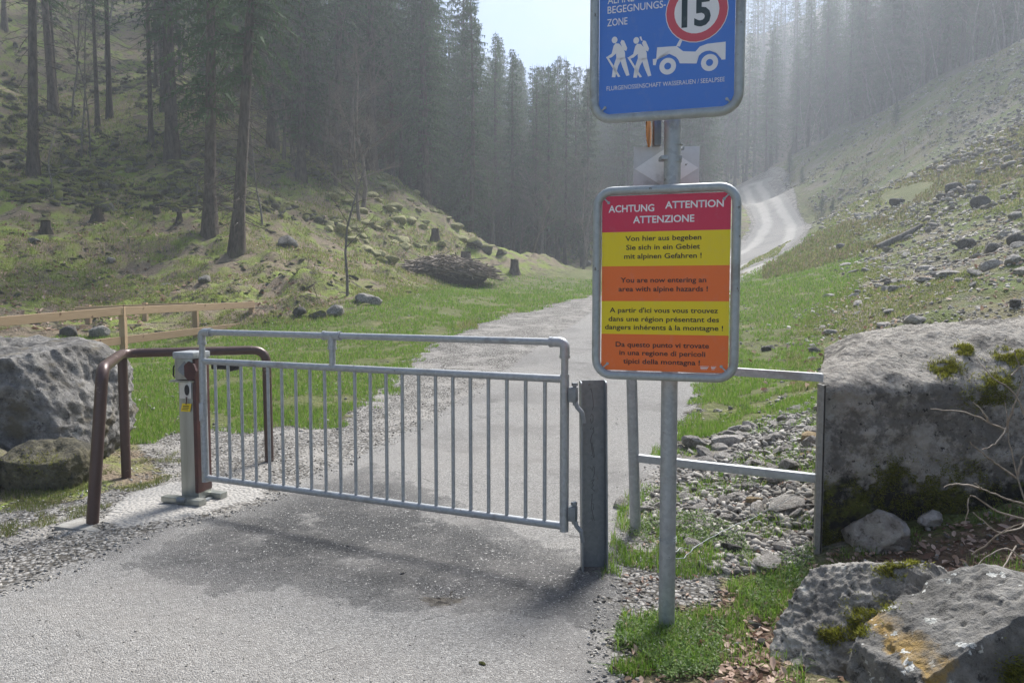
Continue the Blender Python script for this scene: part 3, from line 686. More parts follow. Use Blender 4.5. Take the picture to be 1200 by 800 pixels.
# big left boulder: deformed rounded block, flat top
def block_rock(name, mat, loc, size, seed, label, rz=0, sub=6, lump=1.0, cuts=(), fine=.03, parent=None):
    r = np.random.default_rng(seed); bm = bmesh.new(); bmesh.ops.create_icosphere(bm, subdivisions=sub, radius=1)
    V = np.array([v.co[:] for v in bm.verts]); p = 3.2
    V /= (np.abs(V)**p).sum(1, keepdims=True)**(1/p)
    V *= np.array(size)/2
    for (n, d) in cuts:
        n = np.array(n, float); n /= np.linalg.norm(n); s = V@n; k = s > d; V[k] -= np.outer(s[k]-d, n)*.95
    m = min(size); nn = V/np.linalg.norm(V, axis=1, keepdims=True)
    f = lambda sc, sd, o=4: (fbm(V[:, 0]+V[:, 2]*.8, V[:, 1]-V[:, 2]*.6, sc, o, sd)+fbm(V[:, 1]+V[:, 0]*.4, V[:, 2]+V[:, 0]*.5, sc, o, sd+5))*.6
    V += nn*lump*(f(m*.7, seed)*.14*m-np.abs(f(m*.3, seed+3))*.14*m+np.abs(f(m*.11, seed+5, 4))*.075*m-np.clip(f(m*.09, seed+11, 3)-.14, 0, 1)*.14*m+f(m*.035, seed+9, 3)*fine*m*.7)[:, None]
    for v, c in zip(bm.verts, V): v.co = c
    me = bpy.data.meshes.new(name); bm.to_mesh(me); bm.free(); me.polygons.foreach_set('use_smooth', [True]*len(me.polygons)); me.update()
    o = link(name, me, mat, parent); o.location = loc; o.rotation_euler = (0, 0, rz)
    if label: tag(o, label, 'boulder')
    return o
block_rock('boulder', M_LEFTROCK, (-5.30, 7.35, .46), (2.75, 2.1, 1.52), 5, 'huge dark grey limestone boulder at the left edge behind the brown barrier', R(8), 7, .6,
           cuts=(((-.05, -.12, 1), .62), ((.8, -.6, .5), 1.15), ((.15, -1, .12), .93), ((.5, -.5, -1), 1.0)), fine=.05)
block_rock('boulder', M_LEFTLOW, (-3.95, 6.25, .12), (.75, .5, .45), 15, 'low ochre mossy rock wedged under the huge left boulder', R(-12), 5, cuts=(((0, -.4, 1), .17),))
block_rock('boulder', M_LEFTLOW, (-4.75, 6.2, .10), (.9, .5, .45), 18, 'dark mossy rock at the foot of the left boulder, frame edge', R(6), 5)
block_rock('boulder', M_LIME, (1.61, 3.24, -.01), (.93, .58, .86), 22, 'pitted grey boulder with dark moss pockets below the concrete block', R(30), 7, .55,
           cuts=(((-.72, -.1, .70), .27), ((.1, -.9, .45), .30), ((-.9, -.4, .2), .50), ((.2, .3, .95), .38)), fine=.05)
block_rock('boulder', M_YROCK, (1.86, 2.52, .11), (1.32, .54, 1.08), 33, 'grey boulder with white lichen spots and an ochre stain, front right corner', R(4), 7,
           cuts=(((-.50, .0, .86), .50), ((.30, .1, .95), .46), ((0, -1, .12), .21), ((-.97, -.1, .15), .62)), fine=.03, lump=.42)
embed = [(1025, 622, 4.20, (.46, .20, .27), 41, 'pale angular stone set in the lower left of the concrete block'), (1090, 607, 4.21, (.12, .12, .10), 42, 'small pale wedge stone set in the concrete block face'),
         (1118, 640, 4.25, (.28, .2, .16), 43, 'grey stone lodged under the concrete block behind the pitted boulder'), (1003, 652, 4.2, (.14, .1, .12), 44, 'small grey stone under the pale angular stone of the block')]
for px, py, Y, sz, sd, lb in embed:
    block_rock('stone', M_STONE, at(px, py, Y+.03), sz, sd, lb, R(sd*7), 4, cuts=(((.3, -1, .2), sz[1]*.35), ((-.6, -.3, .8), sz[2]*.35), ((.8, -.2, -.6), sz[0]*.33)))['category'] = 'stone'

# ------------------------------------------------------------------ signs
POLE = at(781, 733, 3.57); POLE.z = 0
def build_pole():
    root = empty('sign_pole', (POLE.x, POLE.y, 0), 0, 'round galvanised pole carrying the traffic and hazard signs', 'pole')
    MB().cyl((0, 0, -.1), (-.004, 0, 3.35), .0395, 24).build('tube', M_GALV, root)
    for z in (1.30, 2.22, 2.30): MB().cyl((0, 0, z), (0, 0, z+.008), .0415, 24).build('seam_band', M_SIGNF, root)
    m = MB()
    for i, z in enumerate((.395, .402, .41)): m.tube([(.0425*math.cos(a), .0425*math.sin(a), z+.006*math.sin(a+i)) for a in np.linspace(0, 2*math.pi, 20)], .0012, 5)
    m.build('wire_loop', M_SIGNF, root)
    return root
build_pole()
ANG = R(-17)
def font_mesh(txt, bold=.0):
    cu = bpy.data.curves.new('lettering', 'FONT'); cu.body = txt; cu.size = 1; cu.offset = bold; cu.resolution_u = 3
    o = bpy.data.objects.new('tmp', cu); COL.objects.link(o); bpy.context.view_layer.update()
    me = bpy.data.meshes.new_from_object(o.evaluated_get(bpy.context.evaluated_depsgraph_get()))
    bpy.data.objects.remove(o); bpy.data.curves.remove(cu); return me
_cap = {}
def text(txt, cx, cz, width, cap, y, mat, parent, bold=.012, name='lettering', align='C'):
    me = font_mesh(txt, bold); n = len(me.vertices); V = np.zeros(n*3, np.float32); me.vertices.foreach_get('co', V); V = V.reshape(-1, 3)
    capm = .729
    x0, x1 = V[:, 0].min(), V[:, 0].max(); sx = width/(x1-x0); sz = cap/capm
    X = (V[:, 0]-x0)*sx + (cx-width/2 if align == 'C' else cx); Z = V[:, 1]*sz-cap/2+cz
    V2 = np.stack([X, np.full(n, y), Z], -1); me.vertices.foreach_set('co', V2.astype(np.float32).ravel()); me.update()
    return link(name, me, mat, parent)
def frame_panel(root, W_, H_, rad, tr, pw, ph, prad, mat_panel):
    pts = [(x, 0, z) for x, z in rrect(W_-2*tr, H_-2*tr, rad)]
    MB().tube(pts, tr, 14, closed=True).build('frame', M_SIGNF, root)
    m = MB(); m.prism(rrect(pw, ph, prad), .003); p = m.build('panel', mat_panel, root, smooth=False); 
    for sx in (-1, 1):
        for sz in (-1, 1):
            m = MB(); m.bar((sx*(pw/2-.03), .008, sz*(ph/2-.03)), (sx*(W_/2-tr*1.6), .008, sz*(H_/2-tr*1.6)), .03, .006); m.build('corner_bracket', M_SIGNF, root)
            m = MB(); m.cyl((sx*(pw/2-.03), .001, sz*(ph/2-.03)), (sx*(pw/2-.03), -.004, sz*(ph/2-.03)), .007, 10); m.build('screw', M_GALV, root)
    return p
def build_hazard_sign():
    root = empty('hazard_sign', (.712, 3.485, 1.647), ANG, 'red, yellow and orange alpine hazard notice in a rounded tube frame', 'sign')
    white = flat('sign white', (.82, .8, .8)); ink = flat('sign black print', (.035, .02, .02)); red = flat('sign crimson', (.62, .035, .085)); yel = flat('sign yellow', (.82, .62, .01)); org = flat('sign orange', (.85, .17, .03))
    pw, ph = .588, .825
    frame_panel(root, .680, .915, .075, .0205, pw, ph, .03, flat('sign backing', (.55, .12, .03)))
    fr = [0, .205, .40, .60, .79, 1.0]; mats = [red, yel, org, yel, org]
    for i in range(5):
        za, zb = ph/2-fr[i]*ph, ph/2-fr[i+1]*ph
        pts = [(-pw/2, zb), (pw/2, zb), (pw/2, za), (-pw/2, za)]
        full = rrect(pw, ph, .03)
        if i == 0: pts = [(-pw/2, zb), (pw/2, zb)]+[q for q in full[:14]]
        if i == 4: pts = [(pw/2, za), (-pw/2, za)]+[q for q in full[14:]]
        m = MB(); m.prism(pts, .0012, Matrix.Translation((0, -.0014, 0))); m.build('colour_band', mats[i], root, smooth=False)
    def zz(y): return ph/2-(y-95)/(728-95)*ph     # measured heights on the panel, in its own units
    def xx(x): return (x-305)/450*pw
    def T(t, x0, x1, y, cap, mat=ink, b=.016): text(t, (xx(x0)+xx(x1))/2, zz(y), xx(x1)-xx(x0), cap, -.0022, mat, root, b)
    T('ACHTUNG', 103, 267, 140, .0335, white, .02); T('ATTENTION', 305, 506, 128+4, .0335, white, .02); T('ATTENZIONE', 192, 407, 181, .0335, white, .02)
    T('Von hier aus begeben', 165, 432, 248, .024); T('Sie sich in ein Gebiet', 168, 428, 280, .024); T('mit alpinen Gefahren !', 161, 434, 312, .024)
    T('You are now entering an', 149, 451, 398, .024); T('area with alpine hazards !', 142, 457, 430, .024)
    T("A partir d'ici vous vous trouvez", 110, 493, 507, .024); T('dans une région présentant des', 106, 497, 539, .024); T('dangers inhérents à la montagne !', 93, 511, 569, .024)
    T('Da questo punto vi trovate', 133, 464, 632, .024); T('in una regione di pericoli', 147, 452, 662, .024); T('tipici della montagna !', 161, 434, 693, .024)
    m = MB()
    for i, (a, w) in enumerate(((435, 30), (470, 22))):
        for k in range(3): m.box((xx(a+w/2-k), -.0022, zz(706+k*5)), (xx(a+w-4*(i+k))-xx(a), .0006, .004 if k == 1 else .002))
    m.build('small_imprint', white, root, smooth=False)
build_hazard_sign()
def build_zone_sign():
    H_ = .86; root = empty('traffic_sign', (.703, 3.485, 2.398+H_/2), ANG, 'blue encounter zone sign with hikers, jeep and speed disc', 'sign')
    blue = flat('sign blue', (.07, .20, .62)); white = flat('sign white print', (.80, .78, .80)); red = flat('sign red ring', (.60, .09, .12)); ink = flat('sign dark print', (.03, .05, .06))
    pw, ph = .612, H_-.09
    frame_panel(root, .700, H_, .085, .0215, pw, ph, .035, blue)
    zb0 = -ph/2
    def c(x, y):    # survey of the sign in its own units (x 68..895 wide, bottom edge sloping in the survey)
        ye = 722-(x-68)*.0995 
        persp = 1/(1.03-.06*(x-68)/827)
        return (-pw/2+(x-68)/827*pw, zb0+(ye-y)*.000738/persp*1.0)
    def P(pts, mat=white, nm='pictogram', y=-.0012, th=.0012):
        m = MB()
        for pl in pts: m.prism([c(*q) for q in pl], th, Matrix.Translation((0, y, 0)))
        return m.build(nm, mat, root, smooth=False)
    def disc(x, y, r, n=28, rz=None): # circle outline in survey units
        cx, cz = c(x, y); return [(cx+r*math.cos(a), cz+r*math.sin(a)) for a in np.linspace(0, 2*math.pi, n, endpoint=False)]
    def D(x, y, r, mat, yy, nm):
        m = MB(); m.prism(disc(x, y, r), .001, Matrix.Translation((0, yy, 0))); return m.build(nm, mat, root, smooth=False)
    cx, cy = 668, 72
    D(cx, cy, .1385, white, -.0012, 'speed_disc_rim'); D(cx, cy, .1350, red, -.0022, 'speed_disc_ring'); D(cx, cy, .099, white, -.0032, 'speed_disc')
    x1, z1 = c(665, 72); text('15', x1, z1, .128, .128, -.0042, ink, root, .03, 'speed_number')
    for s_, x, y, w in (('ALPINE', 120, 16, 166), ('BEGEGNUNGS-', 120, 74, 362), ('ZONE', 118, 158, 128)):
        x1, z1 = c(x, y+12 if s_ != 'ZONE' else y+4); text(s_, x1, z1, w/827*pw, .034, -.0016, white, root, .008, align='L')
    x1, z1 = c(118, 560); text('FLURGENOSSENSCHAFT WASSERAUEN / SEEALPSEE', x1, z1, 722/827*pw, .021, -.0016, white, root, .0, align='L')
    for dx, dy in ((0, 0), (136, -2)):
        q = lambda pts: [(x+dx, y+dy) for x, y in pts]
        body = [q([(160,300),(172,284),(195,285),(215,305),(232,335),(234,372),(200,385),(178,378),(176,345)]), q([(160,300),(176,345),(150,368),(125,378),(118,368),(148,348)]),
                q([(178,372),(208,385),(190,420),(172,490),(150,490),(158,430)]), q([(200,372),(234,368),(262,474),(242,480),(215,420)]),
                q([(202,280),(210,262),(226,266),(246,310),(240,328),(222,322)]), q([(112,370),(124,366),(204,484),(190,488)])]
        P(body, nm='hiker_pictogram'); hx, hz = c(166+dx, 264+dy); m = MB(); m.prism([(hx+.0135*math.cos(a), hz+.0150*math.sin(a)) for a in np.linspace(0, 2*math.pi, 16, endpoint=False)], .0012, Matrix.Translation((0, -.0012, 0))); m.build('hiker_pictogram', white, root, smooth=False)
    P([[(322,240),(332,236),(342,262),(332,262)]], nm='hiker_pictogram')
    def arch(cx_, cy_, r, a0, a1, k=9): return [(cx_+r*math.cos(R(a)), cy_-r*math.sin(R(a))) for a in np.linspace(a0, a1, k)]
    P([[(406,372),(428,368),(432,300),(550,288),(590,318),(664,318),(690,286),(735,268),(842,252),(842,360),(822,362)]+arch(748, 385, 76, 15, 165)+[(672,390),(572,392)]+arch(498, 412, 76, 15, 150)+[(424,408),(408,408)],
       [(548,288),(582,220),(594,226),(570,290)]], nm='jeep_pictogram')
    for wx, wy in ((498, 412), (749, 382)):
        D(wx, wy, .0375, white, -.0012, 'jeep_wheel'); D(wx, wy, .0155, blue, -.0022, 'jeep_hub')
build_zone_sign()
def build_back_plate():
    pc = at(781, 197, 3.66)
    root = empty('reflector_plate', (pc.x, pc.y, pc.z), 0, 'plain grey plate with pale diamond seen from behind on the pole', 'sign')
    g = mat_galv('aluminium sign back', (.50, .51, .51), (.60, .61, .61), .1); g2 = mat_galv('aluminium diamond', (.70, .71, .71), (.80, .81, .81), .1)
    m = MB(); m.prism([(-.16, -.105), (.16, -.105), (.16, .105), (-.16, .10)], .003); m.build('plate', g, root, smooth=False)
    m = MB(); m.prism([(-.155, -.005), (0, -.098), (.155, .0), (0, .098)], .002, Matrix.Translation((0, -.0025, 0))); m.build('diamond', g2, root, smooth=False)
    m = MB(); m.box((0, -.085, .03), (.10, .07, .02), None, .004); m.cyl((.05, -.05, .08), (.065, -.07, .08), .008); m.build('clamp', M_GALV, root)
    pc = at(761, 154, 3.62)
    root = empty('direction_sign', pc, 0, 'thin orange sign seen edge-on beside the pole', 'sign')
    o = flat('orange sign paint', (.50, .20, .05))
    m = MB(); m.prism([(.07*math.cos(a)*1.6, .075*math.sin(a)) for a in np.linspace(0, 2*math.pi, 8, endpoint=False)], .006, Matrix.Rotation(R(74), 4, 'Z')); m.build('plate', o, root, smooth=False)
    m = MB(); m.box((.04, .02, .0), (.035, .05, .13), None, .004); m.build('clamp', M_GALVD, root)
build_back_plate()

# ------------------------------------------------------------------ wooden fences
def build_fence(rails, posts, label, wr=.17):
    b = posts[0][0].copy()
    root = empty('wooden_fence', b, 0, label, 'fence')
    for p, q in rails:
        m = MB(); d = (q-p); m.box((0, 0, 0), (d.length, .05, wr), None, .006); o = m.build('rail', M_WOOD, root, smooth=False); o.location = (p+q)/2-b; o.rotation_euler = d.to_track_quat('X', 'Z').to_euler()
    for p, h in posts:
        m = MB(); m.box((0, 0, 0), (h+.4, .12, .12), None, .006); o = m.build('post', M_WOOD, root, smooth=False); o.location = p-b+Vector((0, .09, (h-.4)/2)); o.rotation_euler = (0, R(90), 0)
def fence_pts(top, low, px0, pxs):
    def ip(tab, x): return [float(np.interp(x, [r_[0] for r_ in tab], [r_[k] for r_ in tab])) for k in (1, 2)]
    rails = []
    for tab in (top, low):
        for i in range(len(tab)-1):
            a = at(*tab[i]); b = at(*tab[i+1]); e = (b-a).normalized()*.004; rails.append((a+e, b-e))
    posts = []
    for x in pxs:
        y, Y = ip(top, x); t = at(x, y-5, Y+.02); g = hz(t.x, t.y); posts.append((Vector((t.x, t.y, g)), t.z-g))
    build = (rails, posts); return build
r, p = fence_pts([(-60, 382, 12.2), (141, 364.5, 16), (298, 357, 21)], [(60, 409, 14.2), (141, 399, 16), (298, 380, 21)], 0, [-20, 141, 227, 293])
build_fence(r, p, 'long near two-rail fence of fresh sawn timber on the meadow')
r, p = fence_pts([(88, 363, 19.5), (170, 359.5, 21), (262, 356, 23)], [(93, 384.5, 19.5), (170, 382, 21), (250, 379, 23)], 0, [101, 168])
build_fence(r, p, 'darker short timber fence standing behind the long near fence', .15)

# ------------------------------------------------------------------ trees
def tri_acc(): return []
def tube_np(pts, rad, n=5):
    pts = np.asarray(pts, float); m = len(pts); T = np.gradient(pts, axis=0); T /= np.linalg.norm(T, axis=1, keepdims=True)+1e-9
    ref = np.where(np.abs(T[:, 2:3]) < .9, [[0, 0, 1.0]], [[1.0, 0, 0]]); U = np.cross(T, ref); U /= np.linalg.norm(U, axis=1, keepdims=True)+1e-9; Wv = np.cross(T, U)
    a = np.arange(n)*2*math.pi/n; rad = np.broadcast_to(rad, (m,))
    V = pts[:, None]+(U[:, None]*np.cos(a)[None, :, None]+Wv[:, None]*np.sin(a)[None, :, None])*rad[:, None, None]
    i = np.arange(m-1)[:, None]*n; k = np.arange(n)[None]; k2 = (k+1) % n
    Fq = np.stack([i+k, i+k2, i+n+k2, i+n+k], -1).reshape(-1, 4); return V.reshape(-1, 3), Fq
class Acc:
    def __init__(s): s.V = []; s.F = []; s.n = 0
    def add(s, v, f): s.V.append(v); s.F.append(f+s.n); s.n += len(v)
    def mesh(s, name): return np_mesh(name, np.concatenate(s.V), np.concatenate(s.F))
def conifer(seed, Ht=24, cb=.3, Rm=3.0, wh=.5, st=.34, droop=.35, tw=.42, r0=.26, dead=26, dens=1.0, sparse=.15):
    r = np.random.default_rng(seed); bend = r.normal(0, .15, 2)
    zs = np.linspace(0, Ht, 14); ctr = lambda z: np.stack([bend[0]*np.sin(z/Ht*3), bend[1]*np.sin(z/Ht*2.3), z], -1)
    rad = r0*np.clip(1-zs/Ht, .03, 1)**.8; rad[0] *= 1.7
    P = ctr(zs); P[0, 2] = -.8
    tk = Acc(); tk.add(*tube_np(P, rad, 8))
    for i in range(dead):
        z = r.uniform(.05*Ht, max(.12*Ht, cb*Ht*1.1)); az = r.uniform(0, 6.28); L = r.uniform(.5, 2.2); c = ctr(np.array([z]))[0]
        s = np.linspace(0, 1, 4)[:, None]; d = np.array([math.cos(az), math.sin(az), 0]); tk.add(*tube_np(c+d*s*L+np.array([0, 0, 1])*(-.35*L*s**1.6)+r.normal(0, .03, (4, 3)), [.022, .016, .011, .004], 3))
        if L > 1.2:
            for q in range(3):
                s0 = r.uniform(.3, .9); o = c+d*s0*L+np.array([0, 0, -.35*L*s0**1.6]); e = o+np.array([math.cos(az+r.uniform(-1.2, 1.2)), math.sin(az+r.uniform(-1.2, 1.2)), r.uniform(-.6, .1)])*r.uniform(.2, .6); tk.add(*tube_np([o, (o+e)/2, e], [.008, .006, .003], 3))
    T = []; z = cb*Ht; br = Acc()
    while z < Ht-.25:
        t = (z-cb*Ht)/(Ht-cb*Ht); Lm = Rm*min(1, .55+t*3.0)*(1-t)**.75+.15
        nb = max(4, int(r.integers(5, 8)*dens))
        for b in range(nb):
            if r.random() < sparse: continue
            az = r.uniform(0, 6.28); L = Lm*r.uniform(.55, 1.12); c = ctr(np.array([z+r.uniform(-.2, .2)]))[0]; d = np.array([math.cos(az), math.sin(az), 0]); sd = np.array([-d[1], d[0], 0])
            up = .25*t+.05; dr = droop*(1-t*.7)
            f = lambda s: c+d*(s*L)+np.array([0, 0, 1])*(L*(up*s-dr*s*s*1.4+.12*s**3))
            if L > .8: br.add(*tube_np([f(0), f(.5), f(1.0)], [.03, .02, .006], 3))
            m = max(2, int(L/st)); ss = (np.arange(m)+r.random(m)*.8+.25)/m; ss = ss[ss < 1.05]
            for s in ss:
                o = f(s); w = tw*(1.15-.75*s)*min(1, L/1.2+.3)
                for sg in (-1, 1):
                    dirv = d*r.uniform(.3, .9)+sd*sg*r.uniform(.5, 1.1)+np.array([0, 0, r.uniform(-.55, .1)]); dirv /= np.linalg.norm(dirv); l = w*r.uniform(.7, 1.5)
                    side = np.cross(dirv, [0, 0, 1.0]); side /= np.linalg.norm(side)+1e-6; side = side*.6+np.array([0, 0, .5])*r.uniform(-1, 1); ww = .055+.05*r.random()
                    T += [o-side*ww*.6, o+side*ww*.6, o+dirv*l]
                    T += [o+dirv*l*.35, o+dirv*l*.75, o+dirv*l*.6+np.array([r.uniform(-.05, .05), r.uniform(-.05, .05), -r.uniform(.12, .32)])]
            e = f(1.0); T += [f(.75)-sd*.07, f(.75)+sd*.07, e+d*.18]
        z += wh*r.uniform(.75, 1.25)*(1-.4*t)
    if br.n: tk.add(np.concatenate(br.V), np.concatenate(br.F))
    T += [np.array([-.04, 0, Ht-.5])+P[-1]*[1, 1, 0], np.array([.04, 0, Ht-.5])+P[-1]*[1, 1, 0], P[-1]+[0, 0, .25]]
    T = np.array(T); return tk.mesh('trunk'), np_mesh('crown', T, np.arange(len(T)).reshape(-1, 3))
def bare_tree(seed, Ht=12, r0=.14, levels=4, spread=.55, first=.35, nseg=5, gn=6, lean=0, bl=1.0):
    r = np.random.default_rng(seed); tk = Acc(); cr = Acc()
    def grow(p, d, L, rad, lev):
        k = nseg if lev < 2 else 3; pts = [p]; dd = d.copy()
        for i in range(k):
            dd = dd+r.normal(0, .10+.04*lev, 3); dd[2] += .05*(lev > 0); dd /= np.linalg.norm(dd); pts.append(pts[-1]+dd*L/k)
        rr = np.linspace(rad, max(.004, rad*(.12 if lev == 0 else .3)), k+1)
        (tk if lev == 0 else cr).add(*tube_np(pts, rr, 7 if lev == 0 else 3))
        if lev >= levels: return
        nb = gn*2 if lev == 0 else gn
        for j in range(nb):
            s = first+(1-first)*(j+r.random())/nb if lev == 0 else r.uniform(.25, 1)
            i = min(k-1, int(s*k)); q = pts[i]+(pts[i+1]-pts[i])*(s*k-i); az = r.uniform(0, 6.28); base = (pts[i+1]-pts[i]); base = base/np.linalg.norm(base)
            o = np.array([math.cos(az), math.sin(az), r.uniform(.1, .7)]); nd = base*(1-spread)+o*spread; nd /= np.linalg.norm(nd)
            grow(q, nd, L*(bl if lev == 0 else 1)*r.uniform(.32, .5)*(1.15-.5*s if lev == 0 else 1), rr[i]*r.uniform(.35, .6), lev+1)
    grow(np.array([0, 0, -.3]), np.array([lean, 0, 1.0]), Ht, r0, 0)
    return tk.mesh('trunk'), cr.mesh('branches')
def tree_thing(name, meshes, mats, loc, sc, rz, label, cat='tree', group=None, pn=('trunk', 'crown'), tilt=None):
    root = empty(name, loc, rz, label, cat, group); root.scale = sc if hasattr(sc, '__len__') else (sc,)*3
    if tilt: root.rotation_euler = (tilt[0], tilt[1], rz)
    for me, mt, nm in zip(meshes, mats, pn):
        if not me.materials: me.materials.append(mt)
        o = bpy.data.objects.new(nm, me); COL.objects.link(o); o.parent = root
        if me.materials[0] != mt: o.material_slots[0].link = 'OBJECT'; o.material_slots[0].material = mt
    return root
C_HI = [conifer(101+i, 25, .22+.04*i, 3.0, .46, .20, .55, .42, .27, 80, 1.05, .25) for i in range(3)]     # near, bare lower trunk
C_FULL = [conifer(201+i, 22, .08+.05*i, 2.9, .42, .26, .38, .44, .24, 24, 1.1, .1) for i in range(4)]
C_HIGH = [conifer(301+i, 24, .42+.05*i, 2.4, .5, .28, .4, .42, .22, 50) for i in range(3)]
B_THIN = [bare_tree(401+i, 15, .10, 4, .62, .25, 8, 6, 0, .5) for i in range(3)]
B_ROUND = [bare_tree(411+i, 11, .15, 4, .62, .22, 6, 6, 0, .85) for i in range(3)]
SPM = (M_BARK, M_SPRUCE); BPM = (M_BARKP, M_TWIG)
def base_on(px, py, Y):       # world point on the terrain in the direction of a measured column
    p = at(px, py, Y); p.z = hz(p.x, p.y)-.1; return p
near = [ # px, py, Y, variant list, idx, scale, tilt, label
 (38,196,39,C_HIGH,0,(1.25,1.25,1.0),(0,.02),'thick dark spruce trunk with cut branch stubs, upper left slope'),
 (202,184,42,C_HI,1,(1.35,1.35,1.1),(0,0),'tall straight thick spruce trunk in mid left slope above mossy rocks'),
 (246,279,31,C_HI,0,(1.0,1.0,.95),(0,-.03),'slender spruce, left one of the pair of trunks nearest the fence'),
 (277,300,29,C_HI,2,(.9,.9,.9),(0,.06),'leaning spruce with spreading roots, right one of the pair nearest the fence'),
 (177,162,46,C_HIGH,1,(.7,.7,.9),(0,0),'thin pale-footed spruce just left of the thick mid-slope trunk'),
 (128,125,52,C_HIGH,2,(.9,.9,.9),(0,.01),'dark slim spruce halfway up the left slope'),
 (62,105,50,C_HIGH,2,(1.25,1.25,1.1),(0,-.02),'broad spruce behind the thick dark trunk at upper left'),
 (6,50,62,C_HIGH,0,(.9,.9,1),(0,0),'spruce trunk at the far left frame edge near the top'),
 (352,205,44,C_FULL,1,(1.1,1.1,.9),(0,0),'full spruce with drooping low boughs left of the mound'),
 (318,190,50,C_FULL,2,(1.1,1.1,1.0),(0,0),'full spruce behind the leaning pair'),
 (436,208,50,C_HI,1,(1.25,1.25,1.05),(0,0),'thickest spruce trunk on the crest of the grassy mound'),
 (395,200,47,C_HI,2,(.9,.9,1.0),(0,.01),'spruce on the left shoulder of the mound'),
 (492,226,53,C_HI,0,(1.0,1.0,1.05),(0,0),'spruce standing right of the thickest trunk on the mound'),
]
for px, py, Y, S, i, sc, tl, lb in near:
    tree_thing('spruce_tree', S[i], SPM, base_on(px, py, Y), sc, random.uniform(0, 6), lb, tilt=tl)
for px, py, Y, sc, lb, S in ((407,352,23,(.5,.5,.42),'small bare sapling between rocks at the meadow edge',B_THIN[0]), (95,178,44,(.6,.6,.8),'thin pale bare tree beside the dark upper-left spruce',B_THIN[1]), (106,182,44,(.5,.5,.8),'dark whip-thin tree right of the pale bare tree',B_THIN[2]),
        (308,264,33,(.5,.5,.5),'short bare stem right of the leaning spruce',B_THIN[1]), (60,190,36,(.4,.4,.3),'crooked bare stem at the foot of the upper-left spruce',B_THIN[0]), (85,160,50,(.7,.7,.9),'grey bare trunk behind the pale bare tree',B_THIN[0]),
        (838,215,108,(1.3,1.3,1.25),'rounded pale leafless tree beyond the signs by the road',B_ROUND[0])):
    tree_thing('bare_tree', S, BPM, base_on(px, py, Y), sc, random.uniform(0, 6), lb, pn=('trunk', 'branches'))
# scattered wood
lim = [(-500,-400),(560,-200),(572,8),(585,30),(597,58),(610,66),(625,84),(642,80),(658,52),(672,80),(690,86),(700,82),(720,50),(745,-150),(1300,-400)]
lx = [a for a, b in lim]; ly = [b for a, b in lim]
cand = []
def try_add(x, y, Hh, kind, mind):
    px = 600+F*x/y
    if not (-60 < px < 1260): return
    for c in cand:
        if (c[0]-x)**2+(c[1]-y)**2 < mind*mind: return
    cand.append([x, y, Hh, kind, px])
r_ = random.Random(5)
sdr = lambda x, y: float(sdf(P_ROAD, np.array([x]), np.array([y]))[0])
sds = lambda x, y: float(sdf(P_SCREE, np.array([x]), np.array([y]))[0])
for k in range(9000):                       # behind the mound and up the valley
    y = r_.uniform(52, 150); px = r_.uniform(330, 905); x = (px-600)/F*y
    if y < 62 and px > 560: continue
    if px < 430 and y < 60: continue
    if sdr(x, y) > -4.5 or sds(x, y) > -1.0: continue
    if y < 100 and px > 690: continue
    try_add(x, y, r_.uniform(17, 27), 'c', 2.6 if y < 90 else 3.6)
    if len(cand) > 270: break
n1 = len(cand)
for k in range(12000):                       # mountain on the right, beyond the crest of the scree slope
    y = r_.uniform(80, 215); px = r_.uniform(700, 1240); x = (px-600)/F*y
    if sds(x, y) > -1.5 or sdr(x, y) > -4: continue
    try_add(x, y, r_.uniform(17, 27), 'c', 3.6 if y < 130 else 5.2)
    if len(cand)-n1 > 420: break
n2 = len(cand)
for k in range(1500):                       # upper left slope: open wood
    y = r_.uniform(50, 110); px = r_.uniform(-50, 420); x = (px-600)/F*y
    try_add(x, y, r_.uniform(14, 24), 'l', 6.0 if px < 170 else 4.0)
    if len(cand)-n2 > 95: break
n3 = len(cand)
for k in range(500):                       # bare trees along the crest of the scree slope
    t = r_.random(); px = 930+t*270; pc = at(px, np.interp(px, [915, 1000, 1100, 1205], [195, 144, 94, 50]), float(np.interp(px, [915, 1000, 1100, 1205], [112, 97, 83, 70])))
    s = r_.uniform(-1, 7); x = pc.x+s*.5; y = pc.y+s
    if px < 1010 and r_.random() < .5: continue
    try_add(x, y, r_.uniform(8, 15), 'b', 1.5)
    if len(cand)-n3 > 46: break
n4 = len(cand)
for k in range(3000):                      # leafless undergrowth along the front of the valley wood
    y = r_.uniform(54, 82); px = r_.uniform(540, 900) if k % 4 else r_.uniform(300, 440); x = (px-600)/F*y
    if px < 440: y = r_.uniform(40, 52); x = (px-600)/F*y
    if sdr(x, y) > -4 or sds(x, y) > -1 or (px > 700 and y < 66): continue
    c0 = len(cand); cand.append([x, y, r_.uniform(5, 11), 'd', px])
    for c in cand[n4:-1]:
        if (c[0]-x)**2+(c[1]-y)**2 < 4.5: cand.pop(); break
    if len(cand)-n4 > 44: break
CX = np.array([c[0] for c in cand]); CY = np.array([c[1] for c in cand]); CZ = H(CX, CY)
cnt = 0; far = []
order = sorted(range(len(cand)), key=lambda i: CY[i])
TOP = []
